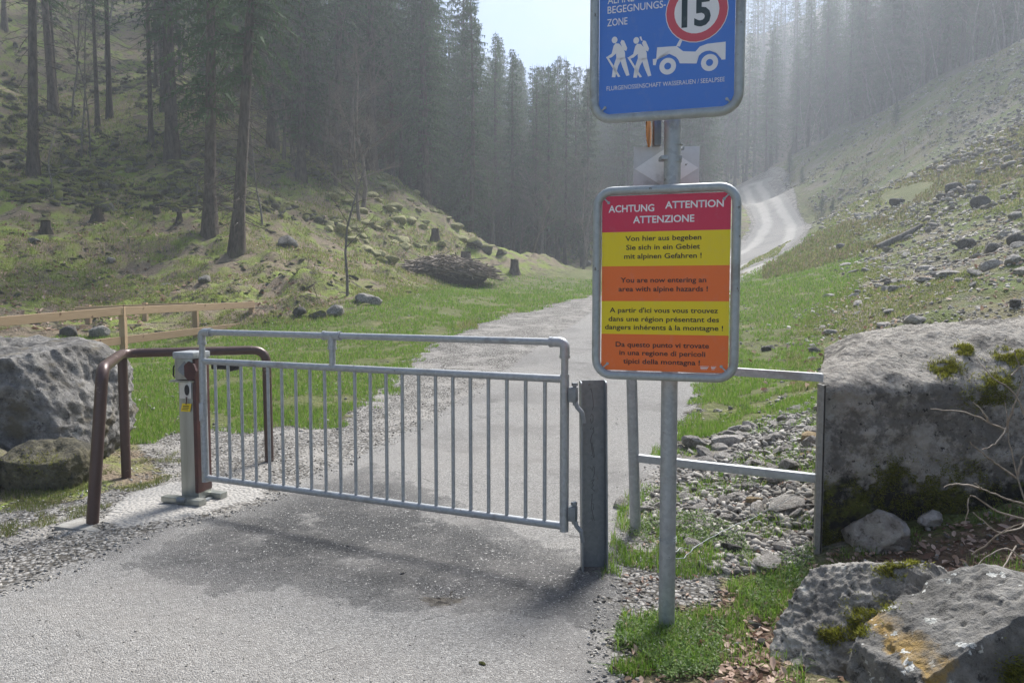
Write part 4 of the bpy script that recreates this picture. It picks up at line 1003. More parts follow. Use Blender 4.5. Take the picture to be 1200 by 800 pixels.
for i in order:
    x, y, Hh, kind, px = cand[i]; z = CZ[i]-.2
    ytop = np.interp(px, lx, ly); 
    w = 8 if 560 < px < 745 else 0
    for q in (-w, w): ytop = max(ytop, np.interp(px+q, lx, ly)*.999) if w else ytop
    zmax = CAM_Z+y*(344-ytop)/F; Hh = min(Hh, zmax-z)
    if Hh < 6: continue
    if kind == 'b':
        tree_thing('bare_tree', B_THIN[i % 3], BPM, (x, y, z), (Hh/15*1.2, Hh/15*1.2, Hh/15), r_.uniform(0, 6), ('pale leafless tree on the crest just above the top of the road' if px < 1010 else 'pale leafless tree on the middle of the scree crest' if px < 1100 else 'pale leafless tree on the scree crest near the right frame edge'), group='bare trees along the crest', pn=('trunk', 'branches')); continue
    if kind == 'd':
        w = Hh/11; tree_thing('bare_tree', B_ROUND[i % 3], (M_TWIG, M_TWIG), (x, y, z), (w*1.15, w*1.15, w), r_.uniform(0, 6), 'grey leafless broad tree before the dark spruces ' + ('left of the mound' if px < 460 else 'between the brush pile and the signs' if px < 700 else 'behind the signs'), group='leafless trees before the wood', pn=('trunk', 'branches')); continue
    if kind == 'l' and px < 170 and r_.random() < .45:
        tree_thing('bare_tree', B_THIN[i % 3], BPM, (x, y, z), (Hh/15, Hh/15, Hh/15), r_.uniform(0, 6), ('thin leafless tree on the mossy slope by the left frame edge' if px < 70 else 'thin leafless tree on the mossy left slope among dark spruces'), group='thin trees on the left slope', pn=('trunk', 'branches')); continue
    if cnt < 268:
        cnt += 1
        if kind == 'l': S = C_HIGH[i % 3] if px < 200 else (C_HI+C_FULL)[i % 7]; lb, g = ('slim spruce above the mossy blocks, left part of the open slope' if px < 200 else 'spruce on the slope above the leaning pair of trunks'), 'spruces on the left slope'
        elif i < n1: S = (C_FULL+C_HI[:2]+C_HIGH[:1])[i % 7] if y < 85 else C_FULL[i % 4]; lb, g = ('spruce in the %s wood %s' % (('front row of the' if y < 68 else 'middle of the' if y < 95 else 'hazy far'), 'on the crest of the mound' if px < 470 else 'right behind the mound and brush pile' if px < 572 else 'under the gap of open sky' if px < 700 else 'hidden partly by the signs')), 'spruces in the valley wood'
        else: S = C_FULL[i % 4]; lb, g = ('hazy spruce on the mountainside ' + ('straight behind the signs' if px < 870 else 'above the bend of the road' if px < 980 else 'behind the bare trees of the crest')), 'spruces on the far mountainside'
        bh = {id(C_HI): 25}.get(0, 25 if S in C_HI else 24 if S in C_HIGH else 22)
        w = Hh/bh; tree_thing('spruce_tree', S, SPM, (x, y, z), (max(w, .75), max(w, .75), w), r_.uniform(0, 6), lb, group=g)
    else: far.append((x, y, z, Hh))
tm = [conifer(501+i, 22, .08, 2.9, .85, .62, .38, .75, .22, 0, .9, .1) for i in range(3)]
def join_instances(name, tmpl, places, mat, tint=None, kind='stuff', label=None, cat=None):
    Vs = []; Fs = []; n = 0; k = None
    for me, sel in tmpl:
        nv = len(me.vertices); v = np.zeros(nv*3, np.float32); me.vertices.foreach_get('co', v); v = v.reshape(-1, 3)
        nf = len(me.polygons); k = len(me.polygons[0].vertices); f = np.zeros(nf*k, np.int32); me.loops.foreach_get('vertex_index', f); f = f.reshape(-1, k)
        for (x, y, z, s, sz, a) in sel:
            ca, sa = math.cos(a), math.sin(a); w = v*[s, s, sz]; Vs.append(np.stack([w[:, 0]*ca-w[:, 1]*sa+x, w[:, 0]*sa+w[:, 1]*ca+y, w[:, 2]+z], -1)); Fs.append(f+n); n += nv
    me = np_mesh(name, np.concatenate(Vs), np.concatenate(Fs)); o = link(name, me, mat); return tag(o, label, cat, kind=kind)
pl = [(x, y, z, max(h/22, .8), h/22, r_.uniform(0, 6)) for x, y, z, h in far]
if pl:
    join_instances('distant_spruce_crowns', [(tm[j][1], pl[j::3]) for j in range(3)], None, M_SPRUCE, label='hazy mass of spruce crowns on the far mountainside', cat='forest')
    join_instances('distant_spruce_trunks', [(tm[j][0], pl[j::3]) for j in range(3)], None, M_BARK, label='trunks of the far spruce wood on the mountainside', cat='forest')
print('trees', len(cand), 'far', len(far), 'tris tmpl', len(C_FULL[0][1].polygons), len(C_HI[0][1].polygons))

# ------------------------------------------------------------------ stones, grass, leaves
def samp(grid, x, y):
    x = np.asarray(x); y = np.asarray(y)
    i = np.clip(np.searchsorted(XS, x)-1, 0, len(XS)-2); j = np.clip(np.searchsorted(YS, y)-1, 0, len(YS)-2)
    fx = (x-XS[i])/(XS[i+1]-XS[i]); fy = (y-YS[j])/(YS[j+1]-YS[j])
    return (grid[j, i]*(1-fx)+grid[j, i+1]*fx)*(1-fy)+(grid[j+1, i]*(1-fx)+grid[j+1, i+1]*fx)*fy
def rotm(n, tilt=None, flat_=False):
    a = rng.uniform(0, 2*np.pi, n); b = rng.normal(0, .35 if tilt is None else tilt, n); c = rng.normal(0, .35 if tilt is None else tilt, n)
    Z = np.zeros(n); O = np.ones(n)
    Rz = np.stack([np.cos(a), -np.sin(a), Z, np.sin(a), np.cos(a), Z, Z, Z, O], -1).reshape(n, 3, 3)
    Rx = np.stack([O, Z, Z, Z, np.cos(b), -np.sin(b), Z, np.sin(b), np.cos(b)], -1).reshape(n, 3, 3)
    Ry = np.stack([np.cos(c), Z, np.sin(c), Z, O, Z, -np.sin(c), Z, np.cos(c)], -1).reshape(n, 3, 3)
    return Rx @ Ry @ Rz
def mesh_vf(me):
    nv = len(me.vertices); v = np.zeros(nv*3, np.float32); me.vertices.foreach_get('co', v); k = len(me.polygons[0].vertices)
    f = np.zeros(len(me.polygons)*k, np.int32); me.loops.foreach_get('vertex_index', f); return v.reshape(-1, 3), f.reshape(-1, k)
def scatter(name, tmpls, x, y, z, S, mat, label, cat, tilt=None, smooth=False, kind='stuff', sink=0.25):
    Vs = []; Fs = []; Ts = []; off = 0; n = len(x); g = rng.integers(0, len(tmpls), n)
    for k, me in enumerate(tmpls):
        v, f = mesh_vf(me); s = np.where(g == k)[0]
        if len(s) == 0: continue
        M = rotm(len(s), tilt); sc = S[s]*np.stack([rng.uniform(.8, 1.3, len(s)), rng.uniform(.7, 1.1, len(s)), rng.uniform(.7, 1.1, len(s))], -1)
        w = np.einsum('nij,nkj->nki', M, v[None]*sc[:, None]) + np.stack([x[s], y[s], z[s]+sc[:, 2]*sink], -1)[:, None]
        Vs.append(w.reshape(-1, 3)); Fs.append((f[None]+np.arange(len(s))[:, None, None]*len(v)+off).reshape(-1, f.shape[1])); Ts.append(np.repeat(rng.random(len(s)), len(v))); off += len(s)*len(v)
    me = np_mesh(name, np.concatenate(Vs), np.concatenate(Fs), {'tint': np.concatenate(Ts)})
    o = link(name, me, mat, smooth=smooth); return tag(o, label, cat, kind=kind)
SM = [rock_mesh('stone', 600+i, 1, 4, .2, (1, .75, .45), .6, .0) for i in range(6)]       # 20 to 80 triangles
SM2 = [rock_mesh('stone', 620+i, 2, 9, .25, (1, .75, .5), .45, .0) for i in range(8)]
RM = [rock_mesh('rock', 640+i, 3, 10, .3, (1, .8, .55), .5, .03) for i in range(6)]
for m_ in SM2: m_.polygons.foreach_set('use_smooth', [False]*len(m_.polygons))
HM = [rock_mesh('rock', 660+i, 4, 9, .25, (1, .8, .6), .55, .05) for i in range(4)]
def field_pts(n, px0, px1, Y0, Y1, cond, over=6, pw=1.0):
    m = n*over; Y = Y0*(Y1/Y0)**(rng.random(m)**pw); px = rng.uniform(px0, px1, m); x = (px-600)/F*Y; k = cond(x, Y); x, Y = x[k][:n], Y[k][:n]
    return x, Y, samp(GZ, x, Y)
fg = lambda nm: (lambda x, y: samp(FLD[nm], x, y))
near_fl = lambda x, y: (np.hypot(x-POLE.x, y-POLE.y) > .1)
# gravel: pebbles by the road
x, y, z = field_pts(7500, -60, 620, 3.2, 12, lambda x, y: (fg('gravel')(x, y) > -.25) & (fg('road')(x, y) < .12) & (fg('pad')(x, y) < 0), 12)
scatter('gravel', SM, x, y, z, .004+.014*rng.random((len(x), 1))**3.2, M_PEBBLE, 'grey limestone gravel along the left edge of the asphalt', 'gravel', .5)
x, y, z = field_pts(3000, 690, 900, 2.2, 9, lambda x, y: (fg('gravel')(x, y) > -.1) & (fg('road')(x, y) < .1), 14)
scatter('gravel', SM, x, y, z, .004+.014*rng.random((len(x), 1))**3, M_PEBBLE, 'loose gravel around the foot of the sign pole', 'gravel', .5)
x, y, z = field_pts(2200, 0, 760, 2.6, 6.5, lambda x, y: fg('road')(x, y) > .1, 4)
scatter('grit', SM, x, y, z, .0018+.0065*rng.random((len(x), 1))**5, M_PEBBLE, 'fine pale grit scattered over the asphalt', 'grit', .5)
# rubble beneath the flat bars: small stones as one mass, the larger ones as individuals
x, y, z = field_pts(5200, 740, 1010, 4.2, 8.5, lambda x, y: (fg('rubble')(x, y) > -.15) & (fg('road')(x, y) < -.05) & (x-1.8-(y-4.33)*.46 < -.03) & (vnoise(x*1.3, y*1.3, 3) > -.22+.3*(x < y*.30)), 10)
scatter('rubble', SM, x, y, z, .012+.035*rng.random((len(x), 1))**2, M_PEBBLE, 'small pale limestone rubble beneath the flat bars', 'rubble', .5)
def individuals(name, meshes, x, y, z, S, mat, label, cat, group, sink=.2, tilt=.3):
    for i in range(len(x)):
        a = S[i]; o = place_rock(name, meshes[i % len(meshes)], mat, (x[i], y[i], z[i]+a*sink*.5), (random.gauss(0, tilt), random.gauss(0, tilt), random.uniform(0, 6.28)), (a*random.uniform(.85, 1.25), a*random.uniform(.8, 1.1), a*random.uniform(.7, 1.2)), label if isinstance(label, str) else label(i, x[i], y[i]), cat, group)
rub = lambda n, px0, px1, Y0, Y1: field_pts(n, px0, px1, Y0, Y1, lambda x, y: (fg('rubble')(x, y) > 0) & (fg('road')(x, y) < -.05) & (x-1.8-(y-4.33)*.46 < -.1) & near_fl(x, y), 20)
x, y, z = rub(120, 760, 1000, 4.3, 6.2); individuals('stone', SM2, x, y, z, .035+.055*rng.random(len(x))**1.5, M_STONE, 'pale limestone stone in the rubble just behind and below the flat bars', 'stone', 'stones in the near rubble')
x, y, z = rub(60, 780, 1000, 6.2, 8.5); individuals('stone', SM2, x, y, z, .05+.08*rng.random(len(x))**1.5, M_STONE, 'pale limestone stone at the upper end of the rubble, in the grass edge', 'stone', 'stones in the far rubble')
for px, py, Y, s, mat, lb in ((884, 590, 5.2, .085, M_STONEY, 'ochre-yellow angular stone lying on the pale rubble'), (852, 522, 6.6, .20, M_STONE, 'broad flat stone in the grass above the lower flat bar'), (816, 524, 6.8, .17, M_STONE, 'flat stone at the gravel edge left of the broad flat stone'), (905, 520, 6.5, .14, M_STONE, 'brownish stone in the grass above the lower bar, nearest the block'),
        (952, 522, 6.3, .16, M_STONEY, 'tan stone beside the upper left of the concrete block'), (925, 555, 5.6, .13, M_STONE, 'grey stone between the ochre stone and the concrete block'), (860, 645, 4.45, .10, M_STONED, 'brown upright stone in the grass right of the pole'), (730, 592, 5.3, .09, M_STONE, 'pale rounded stone left of the leaning post foot'), (760, 598, 5.15, .08, M_STONE, 'pale stone right of the leaning post foot'),
        (900, 665, 4.2, .12, M_STONE, 'large pale stone nearest the base of the concrete block'), (924, 600, 4.9, .15, M_STONE, 'long pale slab stone beside the concrete block edge'), (884, 735, 3.5, .05, M_STONED, 'small dark stone among dead leaves below the pole'), (893, 757, 3.35, .045, M_STONED, 'small grey stone left of the pitted boulder'), (565, 778, 2.95, .018, M_MOSSROCK, 'tiny green clump lying on the asphalt, bottom centre'), (472, 672, 4.1, .018, M_STONE, 'small white pebble on the dark asphalt patch'), (408, 640, 4.6, .014, M_STONE, 'tiny white chip on the asphalt left of centre')):
    p = gp(px, py); place_rock('stone', SM2[int(px) % 8], mat, (p.x, p.y, p.z+s*.2), (random.uniform(-.3, .3), random.uniform(-.3, .3), px), s, lb, 'stone')
# scree slope on the right
scc = lambda x, y: (sdf(P_SCREE, x, y) > .3) & (fg('road')(x, y) < -.4) & (fg('path')(x, y) < -.2) & (fg('meadow')(x, y) < 1.2*rng.random(len(x))**3) & ((x-1.8-(y-4.33)*.46 < -.05) | (y > 6.2) )
x, y, z = field_pts(15000, 780, 1230, 7, 75, lambda x, y: scc(x, y) & (vnoise(x*.6, y*.6, 77)+.7*vnoise(x*2, y*2, 78)+.25*np.clip((x/y-.42)*3, -.6, .7) > .05+.25*rng.normal(size=len(x))), 14, .8)
scatter('scree', SM, x, y, z, (.016+.075*rng.random((len(x), 1))**3)*np.clip(y/17, .6, 2.2)[:, None], mat_tint('scree stones', (.16, .14, .115), (.60, .56, .50)), 'pale stony scree covering the right slope', 'scree', .5, sink=.05)
x, y, z = field_pts(3800, 900, 1230, 28, 100, lambda x, y: (sdf(P_SCREE, x, y) > .5) & (fg('meadow')(x, y) < 0) & (vnoise(x*.12, y*.12, 70)+.6*vnoise(x*.5, y*.5, 71) > -.02), 14, .8)
scatter('upper_scree', SM, x, y, z, .07+.26*rng.random((len(x), 1))**4, mat_tint('upper scree stones', (.13, .115, .095), (.42, .385, .34)), 'stones strewn over the upper right slope below the crest', 'scree', .4)
x, y, z = field_pts(40000, 880, 1230, 30, 100, lambda x, y: (sdf(P_SCREE, x, y) > .5) & (fg('road')(x, y) < -1) & (fbm(x, y, 6, 3, 73) > -.1), 6)
UPG = (x, y, z)
x, y, z = field_pts(150, 900, 1200, 8, 45, lambda x, y: scc(x, y) & (x/y > .40), 20); individuals('rock', SM2, x, y, z, .10+.17*rng.random(len(x))**2, M_STONE, lambda i, x, y: 'light grey rock lying on the lower scree just above the concrete block' if y < 18 else 'light grey rock on the middle of the scree slope', 'rock', 'rocks on the scree slope')
for px, py, s, lb in ((1132, 290, .62, 'dark pointed rock, left of the trio on the scree slope'), (1164, 297, .60, 'rounded grey rock in the middle of the scree trio'), (1196, 290, .66, 'dark rock at the right frame edge on the scree'), (1046, 350, .36, 'squat rock with pale flat face low on the scree'), (1044, 335, .38, 'dark rock resting above the squat pale-faced rock'), (1063, 376, .24, 'small dark rock just above the concrete block'), (1118, 224, .75, 'dark boulder below the green strip high on the slope'),
        (1150, 242, .8, 'brownish rock right of the dark boulder high on the slope'), (1138, 222, .5, 'small rock between the two high boulders'), (985, 290, .42, 'dark rock at the right end of the pale footpath'), (1052, 240, .7, 'dark shadowed rock below the pale stone band'), (1190, 352, .28, 'dark rock near the right frame edge above the block'), (1190, 258, .5, 'layered rock at right frame edge high on the scree'), (955, 412, .26, 'low brown rock in the grass behind the upper bar'), (900, 412, .30, 'flat pale rock in the meadow beyond the sign')):
    p = gp(px, py); p2 = Vector(p); s *= min(max(p.y/30, .6), 1.0)*(.62 if p.y > 28 else .8); place_rock('rock', HM[int(px) % 4], M_STONED if 'dark' in lb or 'brown' in lb else M_LIME, (p2.x, p2.y, p2.z+s*.25), (random.uniform(-.25, .25), random.uniform(-.25, .25), px*.37), s, lb, 'rock')
# mossy blocks on the left slope
lf = lambda x, y: (fg('side')(x, y) < .3) & (fg('meadow')(x, y) < -2)
x, y, z = field_pts(5200, -40, 400, 33, 110, lambda x, y: lf(x, y) & (samp(GZ, x, y) > 4.6+1.6*vnoise(x*.3, y*.3, 90)) & (vnoise(x*.25, y*.25, 91)+.5*vnoise(x*.9, y*.9, 92) > -.12), 8)
MOSSV = mat_rock('mossy block field', (.11, .10, .085), (.28, .26, .225), moss=.9, lichen=.15, msc=1.0)
scatter('mossy_block_field', SM2, x, y, z, (.08+.40*rng.random((len(x), 1))**3), MOSSV, 'mass of moss covered blocks on the left slope', 'rocks', .4, False, sink=.05)
x, y, z = field_pts(120, 0, 400, 34, 66, lambda x, y: lf(x, y) & (samp(GZ, x, y) > 5.2) & (vnoise(x*.25, y*.25, 91) > -.08), 16)
individuals('rock', SM2+RM[:2], x, y, z, .25+.4*rng.random(len(x))**2, M_MOSSROCK, lambda i, x, y: ('moss covered block on the lower part of the left slope' if y < 44 else 'moss covered block on the upper left slope between the trunks'), 'rock', 'mossy blocks on the left slope')
for px, py, s, mat, lb in ((432, 357, .62, M_LIME, 'grey rock slab right of the bare sapling'), (395, 370, .50, M_LIME, 'flat pale rock left of the bare sapling'), (352, 373, .42, M_STONED, 'round dark hollow-sided rock at the meadow edge'), (372, 374, .40, M_MOSSROCK, 'yellow mossed rock between the dark rock and the sapling'), (335, 296, .85, M_STONED, 'dark overhanging rock right of the leaning spruce'), (82, 395, .42, M_STONED, 'dark jagged stone behind the near fence'), (118, 395, .45, M_LIME, 'pale stone behind the near fence'),
        (555, 296, .95, M_MOSSROCK, 'rounded mossy boulder at the foot of the mound'), (570, 300, .8, M_MOSSROCK, 'boulder right of the rounded mossy one by the brush pile'), (588, 305, .7, M_MOSSROCK, 'low mossy boulder left of the far stump'), (640, 306, .8, M_STONED, 'dark boulder at the edge of the valley wood'), (655, 311, .55, M_MOSSROCK, 'small mossy boulder by the valley wood'), (675, 306, .6, M_LIME, 'pale stone at the end of the meadow by the wood'), (690, 309, .6, M_LIME, 'pale stone nearest the left side of the signs at the wood edge'),
        (40, 303, .45, M_STONED, 'dark stone in the grass of the lower left slope'), (130, 312, .35, M_LIME, 'pale stone on the lower left slope'), (195, 342, .4, M_LIME, 'pale flat stone at the base of the left slope'), (240, 345, .35, M_LIME, 'whitish stone above the fence right end'), (447, 318, .6, M_MOSSROCK, 'mossy rock left of the brush pile')):
    p = gp(px, py); s *= .68; place_rock('rock', HM[int(px) % 4], mat, (p.x, p.y, p.z+s*.22), (random.uniform(-.2, .2), random.uniform(-.2, .2), px*.37), s, lb, 'rock')
x, y, z = field_pts(2600, -40, 560, 19, 45, lambda x, y: (fg('side')(x, y) < .4) & (fg('meadow')(x, y) < .3) & (vnoise(x*.8, y*.8, 33) > -.1), 6)
scatter('hill_stones', SM2[:3], x, y, z, .03+.16*rng.random((len(x), 1))**4, MOSSV, 'half buried mossy stones and clods on the lower left slope', 'stones', .4, sink=.0)
# tussocks of the mound
MTUS = simple('dry grass tussock', (.16, .16, .06), (.36, .34, .17), 6, .9, 0, .6, dist=.05)
x, y, z = field_pts(110, 385, 545, 36, 54, lambda x, y: (fg('meadow')(x, y) < -3), 12)
individuals('grass_tussock', RM, x, y, z, .25+.4*rng.random(len(x))**1.6, MTUS, lambda i, x, y: 'rounded dry grass tussock on the left flank of the mound above the sapling' if 600+F*x/y < 450 else 'rounded dry grass tussock on the mound above the brush pile', 'tussock', 'tussocks on the mound', .1, .15)
# stumps
def stump(px, py, d, h, lb):
    p = gp(px, py); d *= .75; h *= .8; root = empty('tree_stump', p, random.uniform(0, 6), lb, 'stump'); r = random.Random(px); m = MB(); n = 14; bm = m.bm
    rings = [[bm.verts.new((math.cos(a)*rr*(1+.12*math.sin(3*a+px)), math.sin(a)*rr*(1+.1*math.cos(2*a)), zz+(0 if zz < h*.9 else .1*d*math.sin(a)))) for a in np.linspace(0, 2*math.pi, n, endpoint=False)] for rr, zz in ((d*.9, -.2), (d*.62, .12), (d*.5, h*.5), (d*.46, h))]
    for A_, B_ in zip(rings, rings[1:]):
        for k in range(n): bm.faces.new((A_[k], A_[(k+1) % n], B_[(k+1) % n], B_[k]))
    m.build('bark', M_BARK, root); m = MB(); m.prism([(math.cos(a)*d*.43, math.sin(a)*d*.43) for a in np.linspace(0, 2*math.pi, 12, endpoint=False)], .02, Matrix.Translation((0, 0, h+.0)) @ Matrix.Rotation(R(90), 4, 'X')); m.build('cut_face', simple('old cut wood', (.16, .13, .10), (.30, .26, .2), 20, .9), root)
for a in ((55, 284, .5, .62, 'cut stump on the lower left slope nearest the frame edge'), (115, 271, .5, .5, 'broad cut stump right of the frame-edge stump'), (211, 271, .3, .5, 'slim stump left of the slender spruce'), (185, 268, .35, .3, 'low stump between the broad stump and the slim one'), (546, 313, .8, .75, 'mossy stump in front of the brush pile'), (603, 322, .7, .9, 'tall stump at the meadow edge right of the brush pile'), (510, 287, .6, .8, 'old stump on the flank of the mound')): stump(*a)
# brush pile
def brush_pile():
    p = gp(520, 325); w, d, h = 2.5, 1.4, 1.0; acc = Acc(); r = np.random.default_rng(4)
    for i in range(1500):
        u, v = r.uniform(-1, 1, 2)
        if u*u+v*v > 1: continue
        zt = h*(1-(u*u+v*v))**.6*r.uniform(.55, 1.0); az = r.normal(.25, .9)+(math.pi if r.random() < .5 else 0); L = r.uniform(.5, 1.9); el = r.normal(-.12*np.sign(u*math.cos(az)), .16)
        dd = np.array([math.cos(az)*math.cos(el), math.sin(az)*math.cos(el), math.sin(el)]); c = np.array([u*w, v*d, zt])
        acc.add(*tube_np([c-dd*L/2, c+r.normal(0, .03, 3), c+dd*L/2-[0, 0, .05]], [.034, .026, .012], 3))
    root = empty('brush_pile', p, 0, 'big heap of cut grey branches at the foot of the mound', 'brush pile')
    o = link('branches', acc.mesh('branches'), simple('cut grey branches', (.12, .10, .08), (.34, .29, .24), 3, .9), root); o['kind'] = 'stuff'
    m = rock_mesh('core', 71, 4, 0, .3, (w*.88, d*.8, h*.66), 1, .05); link('heap_core', m, simple('packed twigs', (.05, .042, .035), (.13, .11, .09), 14, .95, 0, 1, dist=.05), root)
brush_pile()
MOLV = mat_grass('olive grass', (.09, .12, .025), (.2, .24, .06), (.3, .26, .14), .25)
# grass ----------------------------------------------------------------
def blades(name, x, y, z, h, w, mat, label, cat='grass', lean=.45, seg=1):
    n = len(x); a = rng.uniform(0, 2*np.pi, n); ln = np.abs(rng.normal(0, lean, n))*h; b = rng.uniform(0, 2*np.pi, n)
    dx, dy = np.cos(a)*w/2, np.sin(a)*w/2; lx_, ly_ = np.cos(b)*ln, np.sin(b)*ln; tt = rng.random(n)
    B0 = np.stack([x-dx, y-dy, z-.01], -1); B1 = np.stack([x+dx, y+dy, z-.01], -1); Tp = np.stack([x+lx_, y+ly_, z+h*np.sqrt(np.clip(1-(ln/h)**2*.3, .3, 1))], -1)
    if seg == 1:
        V = np.stack([B0, B1, Tp], 1).reshape(-1, 3); Fc = np.arange(n*3).reshape(-1, 3); tt = np.repeat(tt, 3)
    else:
        M0 = np.stack([x-dx*.8+lx_*.3, y-dy*.8+ly_*.3, z+h*.58], -1); M1 = np.stack([x+dx*.8+lx_*.3, y+dy*.8+ly_*.3, z+h*.58], -1); Tp = np.stack([x+lx_*1.3, y+ly_*1.3, z+h*(1-.3*(ln/h))], -1)
        V = np.stack([B0, B1, M0, M1, Tp], 1).reshape(-1, 3); i = np.arange(n)[:, None]*5; Fc = np.concatenate([i+[[0, 1, 3]], i+[[0, 3, 2]], i+[[2, 3, 4]]]); tt = np.repeat(tt, 5)
    o = link(name, np_mesh(name, V, Fc, {'tint': tt}), mat); return tag(o, label, cat, kind='stuff')
def leafquads(name, x, y, z, L, mat, label, cat, up=.5, curl=.0):
    n = len(x); a = rng.uniform(0, 2*np.pi, n); e = rng.normal(up, .35, n); L = L*rng.uniform(.6, 1.3, n); wd = L*rng.uniform(.35, .6, n); cb, sb = np.cos(a), np.sin(a); r_l = rng.normal(0, .5, n)
    D = np.stack([cb*np.cos(e), sb*np.cos(e), np.sin(e)], -1); S_ = np.stack([-sb, cb, r_l], -1); S_ /= np.linalg.norm(S_, axis=1, keepdims=True); O = np.stack([x, y, z], -1); U = np.cross(D, S_)
    c = curl*rng.uniform(-.6, 1.2, n)[:, None]
    pts = [O, O+D*L[:, None]*.3-S_*wd[:, None]*.5+U*c*L[:, None]*.35, O+D*L[:, None]*.72-S_*wd[:, None]*.42+U*c*L[:, None]*.45, O+D*L[:, None]+U*c*L[:, None]*.15, O+D*L[:, None]*.72+S_*wd[:, None]*.42+U*c*L[:, None]*.45, O+D*L[:, None]*.3+S_*wd[:, None]*.5+U*c*L[:, None]*.35, O+D*L[:, None]*.5]
    V = np.stack(pts, 1).reshape(-1, 3); i = np.arange(n)[:, None]*7; Fc = np.concatenate([i+[[6, k, (k+1) % 6]] for k in range(6)])
    o = link(name, np_mesh(name, V, Fc, {'tint': np.repeat(rng.random(n), 7)}), mat, smooth=True); return tag(o, label, cat, kind='stuff')
blk = lambda x, y: ~((x-1.8-(y-4.33)*.46 > -.02) & (y > 4.3) & (y < 5.6))
x, y, z = field_pts(170000, -60, 1010, 7.6, 42, lambda x, y: (fg('meadow')(x, y) > -.3+.8*vnoise(x*2, y*2, 4)) & (fg('gravel')(x, y) < .15+.5*vnoise(x*3, y*3, 2)) & (vnoise(x*1.1, y*1.1, 55)+.8*vnoise(x*4, y*4, 56) > -.24+.0*x), 5, 1.15)
x2, y2, z2 = field_pts(1500, -60, 1010, 7.6, 30, lambda x, y: (fg('meadow')(x, y) > 0) & (vnoise(x*1.5, y*1.5, 57) < .05), 6)
scatter('meadow_stones', SM, x2, y2, z2, .012+.035*rng.random((len(x2), 1))**3, M_PEBBLE, 'scattered pale pebbles lying in the meadow grass', 'stones', .5)
blades('meadow_grass', x, y, z, .028+.05*rng.random(len(x))*np.clip(y/14, 1, 2), np.clip(y*.0011, .008, .05), M_GRASS, 'short green meadow grass on both sides of the road')
x, y, z = field_pts(24000, 640, 1000, 2.2, 9, lambda x, y: (((fg('tufts')(x, y) > .06+.35*vnoise(x*3.1, y*3.1, 4)+.2*vnoise(x*9, y*9, 14)) | ((fg('rubble')(x, y) > -.3) & (vnoise(x*2.3, y*2.3, 8) > .03))) & (vnoise(x*7, y*7, 6) > -.22) & (fg('road')(x, y) < .1) & blk(x, y)), 14)
blades('tall_grass', x, y, z, (.012+.085*rng.random(len(x))**1.7)*np.where(fg('rubble')(x, y) > 0, .7, 1), .0045+0*x, M_GRASS, 'longer grass tufts around the posts and the sign pole', seg=2, lean=.6)
x, y, z = field_pts(9000, -80, 240, 4.8, 8.5, lambda x, y: (fg('tufts')(x, y) > -.05) & (vnoise(x*3, y*3, 6)+.5*vnoise(x*9, y*9, 7) > .05), 14)
blades('verge_grass', x, y, z, .012+.04*rng.random(len(x))**1.5, .005+0*x, MOLV, 'short grass below the left boulder')
x, y, z = field_pts(60000, 860, 1230, 9, 50, lambda x, y: (fg('side')(x, y) > .5) & (sdf(P_SCREE, x, y) > 0) & (fg('meadow')(x, y) < .3) & (fbm(x, y, 2.5, 3, 88) > -.12), 5)
MDRY = mat_grass('dry slope grass', (.12, .17, .035), (.27, .31, .09), (.38, .34, .2), .25)
blades('slope_grass', x, y, z, .02+.07*rng.random(len(x))**1.5*np.clip(y/20, .8, 1.5), np.clip(y*.0014, .012, .06), MDRY, 'sparse dry and green grass between the scree stones')
x, y, z = field_pts(5000, -40, 560, 18, 90, lambda x, y: (fg('side')(x, y) < .5) & (fg('meadow')(x, y) < -.5) & (fbm(x, y, 3.0, 3, 59) > -.1), 5)
leafquads('hill_leaves', x, y, z+.03, .07+.10*rng.random(len(x)), M_LEAF, 'dead leaves and litter on the left slope', 'leaf litter', .2, .9)
x, y, z = field_pts(110000, -40, 560, 18, 60, lambda x, y: (fg('side')(x, y) < .5) & (fg('meadow')(x, y) < .5) & (fbm(x, y, 2.0, 3, 89)+.3*vnoise(x*3, y*3, 58) > -.12), 5)
blades('hill_grass', x, y, z, .03+.13*rng.random(len(x))**2*np.clip(y/25, .8, 2), np.clip(y*.0011, .015, .05), mat_grass('hill grass', (.12, .16, .03), (.28, .34, .08), (.34, .28, .17), .3), 'low grass and moss on the left slope')
blades('upper_slope_grass', UPG[0], UPG[1], UPG[2], .05+.16*rng.random(len(UPG[0]))**2, .05+.05*rng.random(len(UPG[0])), mat_grass('upper slope grass', (.12, .14, .04), (.28, .27, .12), (.26, .20, .14), .25), 'tufted dry grass on the upper right slope')
# weeds: small oval leaves in rosettes
x, y, z = field_pts(11000, 700, 980, 2.4, 5.2, lambda x, y: (fg('tufts')(x, y) > .03) & (fg('road')(x, y) < 0) & (vnoise(x*4, y*4, 31) > -.1), 30)
leafquads('weed_leaves', x, y, z+rng.uniform(.0, .05, len(x)), .017, M_WEED, 'small leafy weeds growing among the grass by the pole', 'weeds', .45, .3)
lb_ = lambda x, y: ((fg('litter')(x, y) > -.1)) & (vnoise(x*2.5, y*2.5, 12) > -.3) & blk(x, y)
x, y, z = field_pts(3600, 820, 1300, 2.0, 4.32, lb_, 14)
leafquads('leaf_litter', x, y, z+rng.uniform(.0, .02, len(x)), .030+.03*rng.random(len(x))**2, M_LEAF, 'brown and pale dead leaves littering the bank by the boulders', 'leaf litter', .08, .5)
x, y, z = field_pts(5000, 850, 1300, 2.0, 4.3, lambda x, y: (fg('litter')(x, y) > -.1) & (vnoise(x*4, y*4, 19) > .1) & blk(x, y), 14)
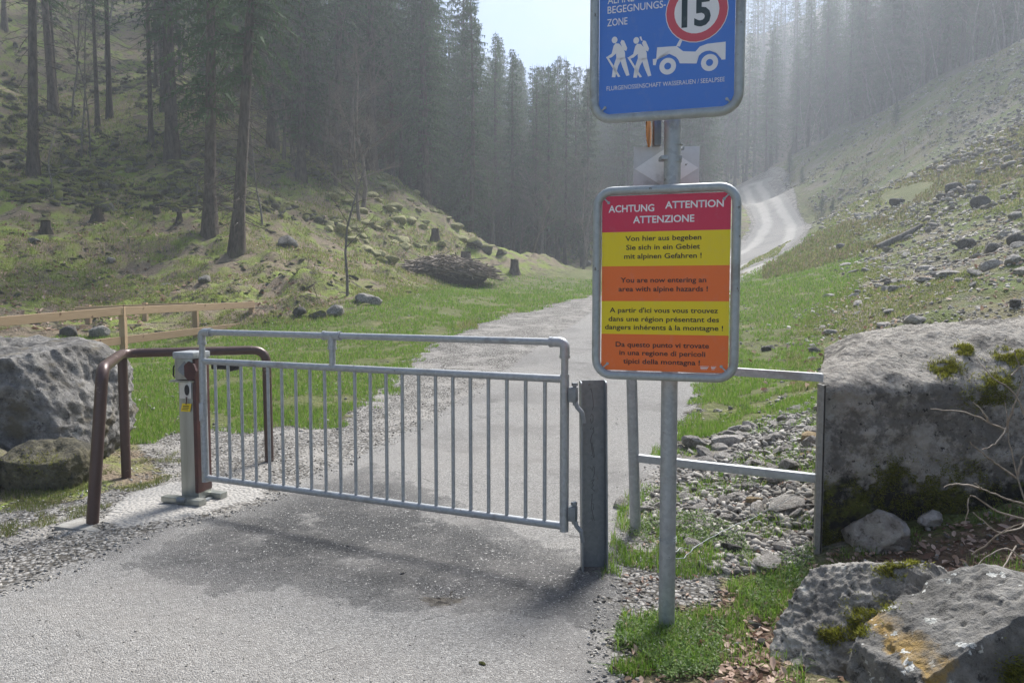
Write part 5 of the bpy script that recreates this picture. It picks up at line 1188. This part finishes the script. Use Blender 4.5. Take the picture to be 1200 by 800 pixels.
blades('bank_grass', x, y, z, .02+.07*rng.random(len(x))**1.5, .004+0*x, M_GRASS, 'thin grass and sprouts between the dead leaves on the bank', seg=2, lean=.8)
x, y, z = field_pts(700, 830, 1300, 2.2, 4.3, lambda x, y: (fg('litter')(x, y) > -.1) & blk(x, y), 14)
scatter('bank_stones', SM, x, y, z, .006+.022*rng.random((len(x), 1))**2, M_PEBBLE, 'small stones among the leaves of the bank', 'stones', .5)
x, y, z = field_pts(900, 730, 1000, 2.4, 6.0, lambda x, y: (fg('road')(x, y) < -.05) & blk(x, y), 8)
leafquads('stray_leaves', x, y, z+.01, .035, M_LEAF, 'single dead leaves caught in the grass and rubble', 'leaves', .1, .9)
x, y, z = field_pts(900, 880, 1220, 9, 28, scc, 8)
leafquads('slope_leaves', x, y, z+.02, .09, M_LEAF, 'pale dead leaves between the scree stones', 'leaves', .1, .9)
# moss: cushions of short fronds on the block edge and the boulders
dg = bpy.context.evaluated_depsgraph_get
def moss_on(objs, centres, n, label):
    from mathutils.bvhtree import BVHTree
    bpy.context.view_layer.update(); X = []; N = []
    for ob in objs:
        bm = bmesh.new(); bm.from_mesh(ob.data); bm.transform(ob.matrix_world); t = BVHTree.FromBMesh(bm); bm.free()
        for (px, py, Y, sx, sz) in centres:
            for k in range(n):
                q = at(px+random.gauss(0, sx), py+random.gauss(0, sz), Y); o = Vector((0, 0, CAM_Z)); h = t.ray_cast(o, (q-o).normalized())
                if h[0] is None: continue
                u = vnoise(np.array([h[0].x*22]), np.array([h[0].z*22+h[0].y*9]), 3)[0]
                if u < -.12: continue
                X.append(h[0]); N.append(h[1] if h[1].dot(h[0]-o) < 0 else -h[1])
    X = np.array(X); N = np.array(N); m = len(X)
    if m == 0: return
    D = N*.8+rng.normal(0, .5, (m, 3))+np.array([0, 0, .25]); D /= np.linalg.norm(D, axis=1, keepdims=True); S_ = np.cross(D, rng.normal(0, 1, (m, 3))); S_ /= np.linalg.norm(S_, axis=1, keepdims=True); L = rng.uniform(.008, .028, m)[:, None]
    V = np.stack([X-S_*.0025-N*.003, X+S_*.0025-N*.003, X+D*L], 1).reshape(-1, 3)
    o = link('moss', np_mesh('moss', V, np.arange(m*3).reshape(-1, 3), {'tint': np.repeat(rng.random(m), 3)}), M_MOSS); tag(o, label, 'moss', kind='stuff')
blo = [o for o in bpy.data.objects if o.name.startswith('body')][:1]
bou = [o for o in bpy.data.objects if o.name.startswith('boulder')]
moss_on(blo, [(1108, 432, 4.5, 9, 5), (1131, 410, 4.8, 5, 3), (1170, 448, 4.4, 12, 6), (1160, 468, 4.4, 16, 7), (1020, 570, 4.3, 12, 10), (1050, 555, 4.3, 12, 9), (1085, 565, 4.3, 12, 12), (1130, 560, 4.3, 20, 12), (1150, 590, 4.3, 22, 14), (975, 660, 4.3, 9, 26), (1000, 680, 4.3, 18, 14), (968, 620, 4.3, 3, 25), (1185, 420, 4.8, 12, 6), (1100, 600, 4.3, 20, 14), (1060, 640, 4.3, 12, 12), (972, 670, 4.3, 6, 14), (990, 645, 4.3, 14, 10), (1045, 590, 4.3, 30, 6)], 2200, 'dark green moss cushions on the concrete block')
moss_on(bou, [(1020, 715, 3, 14, 8), (1005, 735, 3, 6, 10), (1050, 668, 3, 12, 5), (1075, 655, 3, 8, 3), (975, 745, 3, 10, 5), (1190, 790, 2.6, 10, 10), (45, 545, 6, 20, 10), (60, 585, 6, 20, 6)], 900, 'olive moss in the cracks of the boulders')
# bare shrub, creepers, log, evergreen bushes
def px_tubes(name, lines, mat, label, cat, r0=.005, n=5):
    acc = Acc(); base = at(*lines[0][0]); 
    for ln in lines:
        P = np.array([at(*q)[:] for q in ln]); t = np.linspace(0, len(P)-1, len(P)*4); Q = np.stack([np.interp(t, range(len(P)), P[:, k]) for k in range(3)], -1)
        Q[1:-1] = (Q[:-2]+Q[1:-1]*2+Q[2:])/4; Q += rng.normal(0, .002, Q.shape)
        acc.add(*tube_np(Q, np.linspace(r0, r0*.35, len(Q)), n))
    me = acc.mesh(name); v = np.zeros(len(me.vertices)*3, np.float32); me.vertices.foreach_get('co', v); v = v.reshape(-1, 3)-np.array(base[:]); me.vertices.foreach_set('co', v.ravel()); o = link(name, me, mat, smooth=True); o.location = base; return tag(o, label, cat)
M_TW2 = simple('pale bark twig', (.20, .16, .12), (.36, .31, .25), 30, .8)
px_tubes('bare_shrub', [[(1225,700,3.7),(1205,600,3.75),(1192,560,3.8),(1180,500,3.85),(1178,470,3.9)], [(1192,560,3.8),(1170,545,3.8),(1150,530,3.75),(1137,518,3.7)], [(1180,505,3.85),(1160,495,3.85),(1130,482,3.85),(1090,479,3.9)], [(1200,590,3.75),(1180,585,3.7),(1150,572,3.7),(1142,566,3.6)], [(1205,610,3.7),(1170,600,3.65),(1136,577,3.6),(1131,612,3.6)], [(1180,500,3.85),(1190,470,3.8),(1200,440,3.8),(1188,410,3.8)],
    [(1210,600,3.7),(1195,620,3.6),(1170,625,3.5),(1140,600,3.5)], [(1215,520,3.8),(1190,460,3.8),(1160,440,3.8),(1145,420,3.9)], [(1185,440,3.8),(1195,430,3.8),(1210,425,3.8)], [(1192,560,3.8),(1200,530,3.8),(1215,500,3.8)], [(1180,500,3.85),(1168,520,3.8),(1150,527,3.8)], [(1160,495,3.85),(1150,480,3.85),(1140,470,3.85)], [(1150,572,3.7),(1120,566,3.7),(1105,570,3.7)]], M_TW2, 'leafless pale twiggy shrub in front of the concrete block at right', 'shrub', .006)
px_tubes('dry_stalks', [[(1215,668,3.0),(1180,640,3.0),(1150,655,3.0),(1125,690,2.9)], [(1210,720,2.8),(1170,702,2.8),(1150,680,2.9),(1140,668,3.0)], [(1140,650,3.2),(1180,620,3.1),(1200,612,3.0)], [(1200,690,2.8),(1180,700,2.7),(1160,715,2.7)], [(1190,640,3.2),(1160,690,3.0),(1145,705,2.8)]], M_TW2, 'dry curled stalks lying over the front boulder', 'stalks', .004)
px_tubes('wire', [[(783,652,3.53),(800,655,3.6),(815,640,3.8),(850,620,4.1),(890,603,4.3),(930,580,4.35),(962,566,4.38)], [(783,655,3.53),(797,640,3.6),(812,645,3.75)]], M_SIGNF, 'thin slack wire from the pole to the concrete block', 'wire', .0025)
px_tubes('stick', [[(28,626,5.0),(40,616,5.15),(56,605,5.3)]], M_TW2, 'pale dry stick lying on the gravel at left', 'stick', .009)
px_tubes('stick', [[(246,722,3.75),(254,719,3.78),(262,720,3.8)]], M_TWIG, 'tiny dark stick on the asphalt', 'stick', .008)
px_tubes('fallen_log', [[tuple((1030,292))+(gp(1030,292).y,), tuple((1052,280))+(gp(1052,284).y-.1,), tuple((1080,264))+(gp(1080,270).y-.2,)]], M_BARKP, 'weathered log lying across the scree slope', 'log', .22, 8)
px_tubes('dead_pole', [[(226,252,35),(229,238,35),(231,225,35),(232,208,35)]], M_BARKP, 'short broken pale stem left of the slender spruce', 'dead tree', .07)
for px, py, s, lb in ((963, 250, .085, 'small dark evergreen bush above the road bend'), (976, 249, .07, 'second small evergreen bush right beside the first above the bend'), (1050, 145, .11, 'small dark conifer near the crest of the slope'), (925, 203, .15, 'dark bush at the top end of the road'), (940, 215, .09, 'low bush right of the road top')):
    p = gp(px, py); p.z -= .5*s*4; tree_thing('evergreen_bush', C_FULL[int(px) % 4], SPM, p, (s*2.2, s*2.2, s), px, lb, 'bush')
for k, (px, py) in enumerate(((1030, 250), (1075, 255), (1140, 300), (1165, 270), (1100, 215), (1120, 150), (1170, 120), (1060, 180), (1010, 215), (985, 210), (1185, 190), (1150, 175), (1195, 245), (372, 360), (360, 340), (330, 275), (420, 250), (300, 240))):
    p = gp(px, py); s = p.y/420 if k < 13 else p.y/330; tree_thing('twiggy_bush', B_ROUND[k % 2], (M_TWIG, M_TWIG), p, (s*1.2, s*1.2, s), k, 'low leafless twiggy bush on the scree slope' if k < 13 else 'low leafless twiggy bush on the left slope', 'bush', 'twiggy bushes on the scree' if k < 13 else 'twiggy bushes on the left slope', pn=('stems', 'twigs'))

# ------------------------------------------------------------------ haze
def build_haze():
    me = bpy.data.meshes.new('haze'); bm = bmesh.new(); zt = max(float(GZ.max()), 60)+28; z0 = float(GZ.min())-1
    bmesh.ops.create_cube(bm, size=1, matrix=Matrix.Translation((0, 127, (zt+z0)/2)) @ Matrix.Diagonal((500, 360, zt-z0, 1))); bm.to_mesh(me); bm.free()
    m = bpy.data.materials.new('haze'); m.use_nodes = True; nt = m.node_tree; nt.nodes.clear()
    v = nt.nodes.new('ShaderNodeVolumePrincipled'); v.inputs['Color'].default_value = (.82, .89, 1, 1); v.inputs['Density'].default_value = HAZE; v.inputs['Anisotropy'].default_value = .42
    o = nt.nodes.new('ShaderNodeOutputMaterial'); nt.links.new(v.outputs[0], o.inputs['Volume']); ob = link('haze', me, m); ob['kind'] = 'stuff'
HAZE = .0018
build_haze()
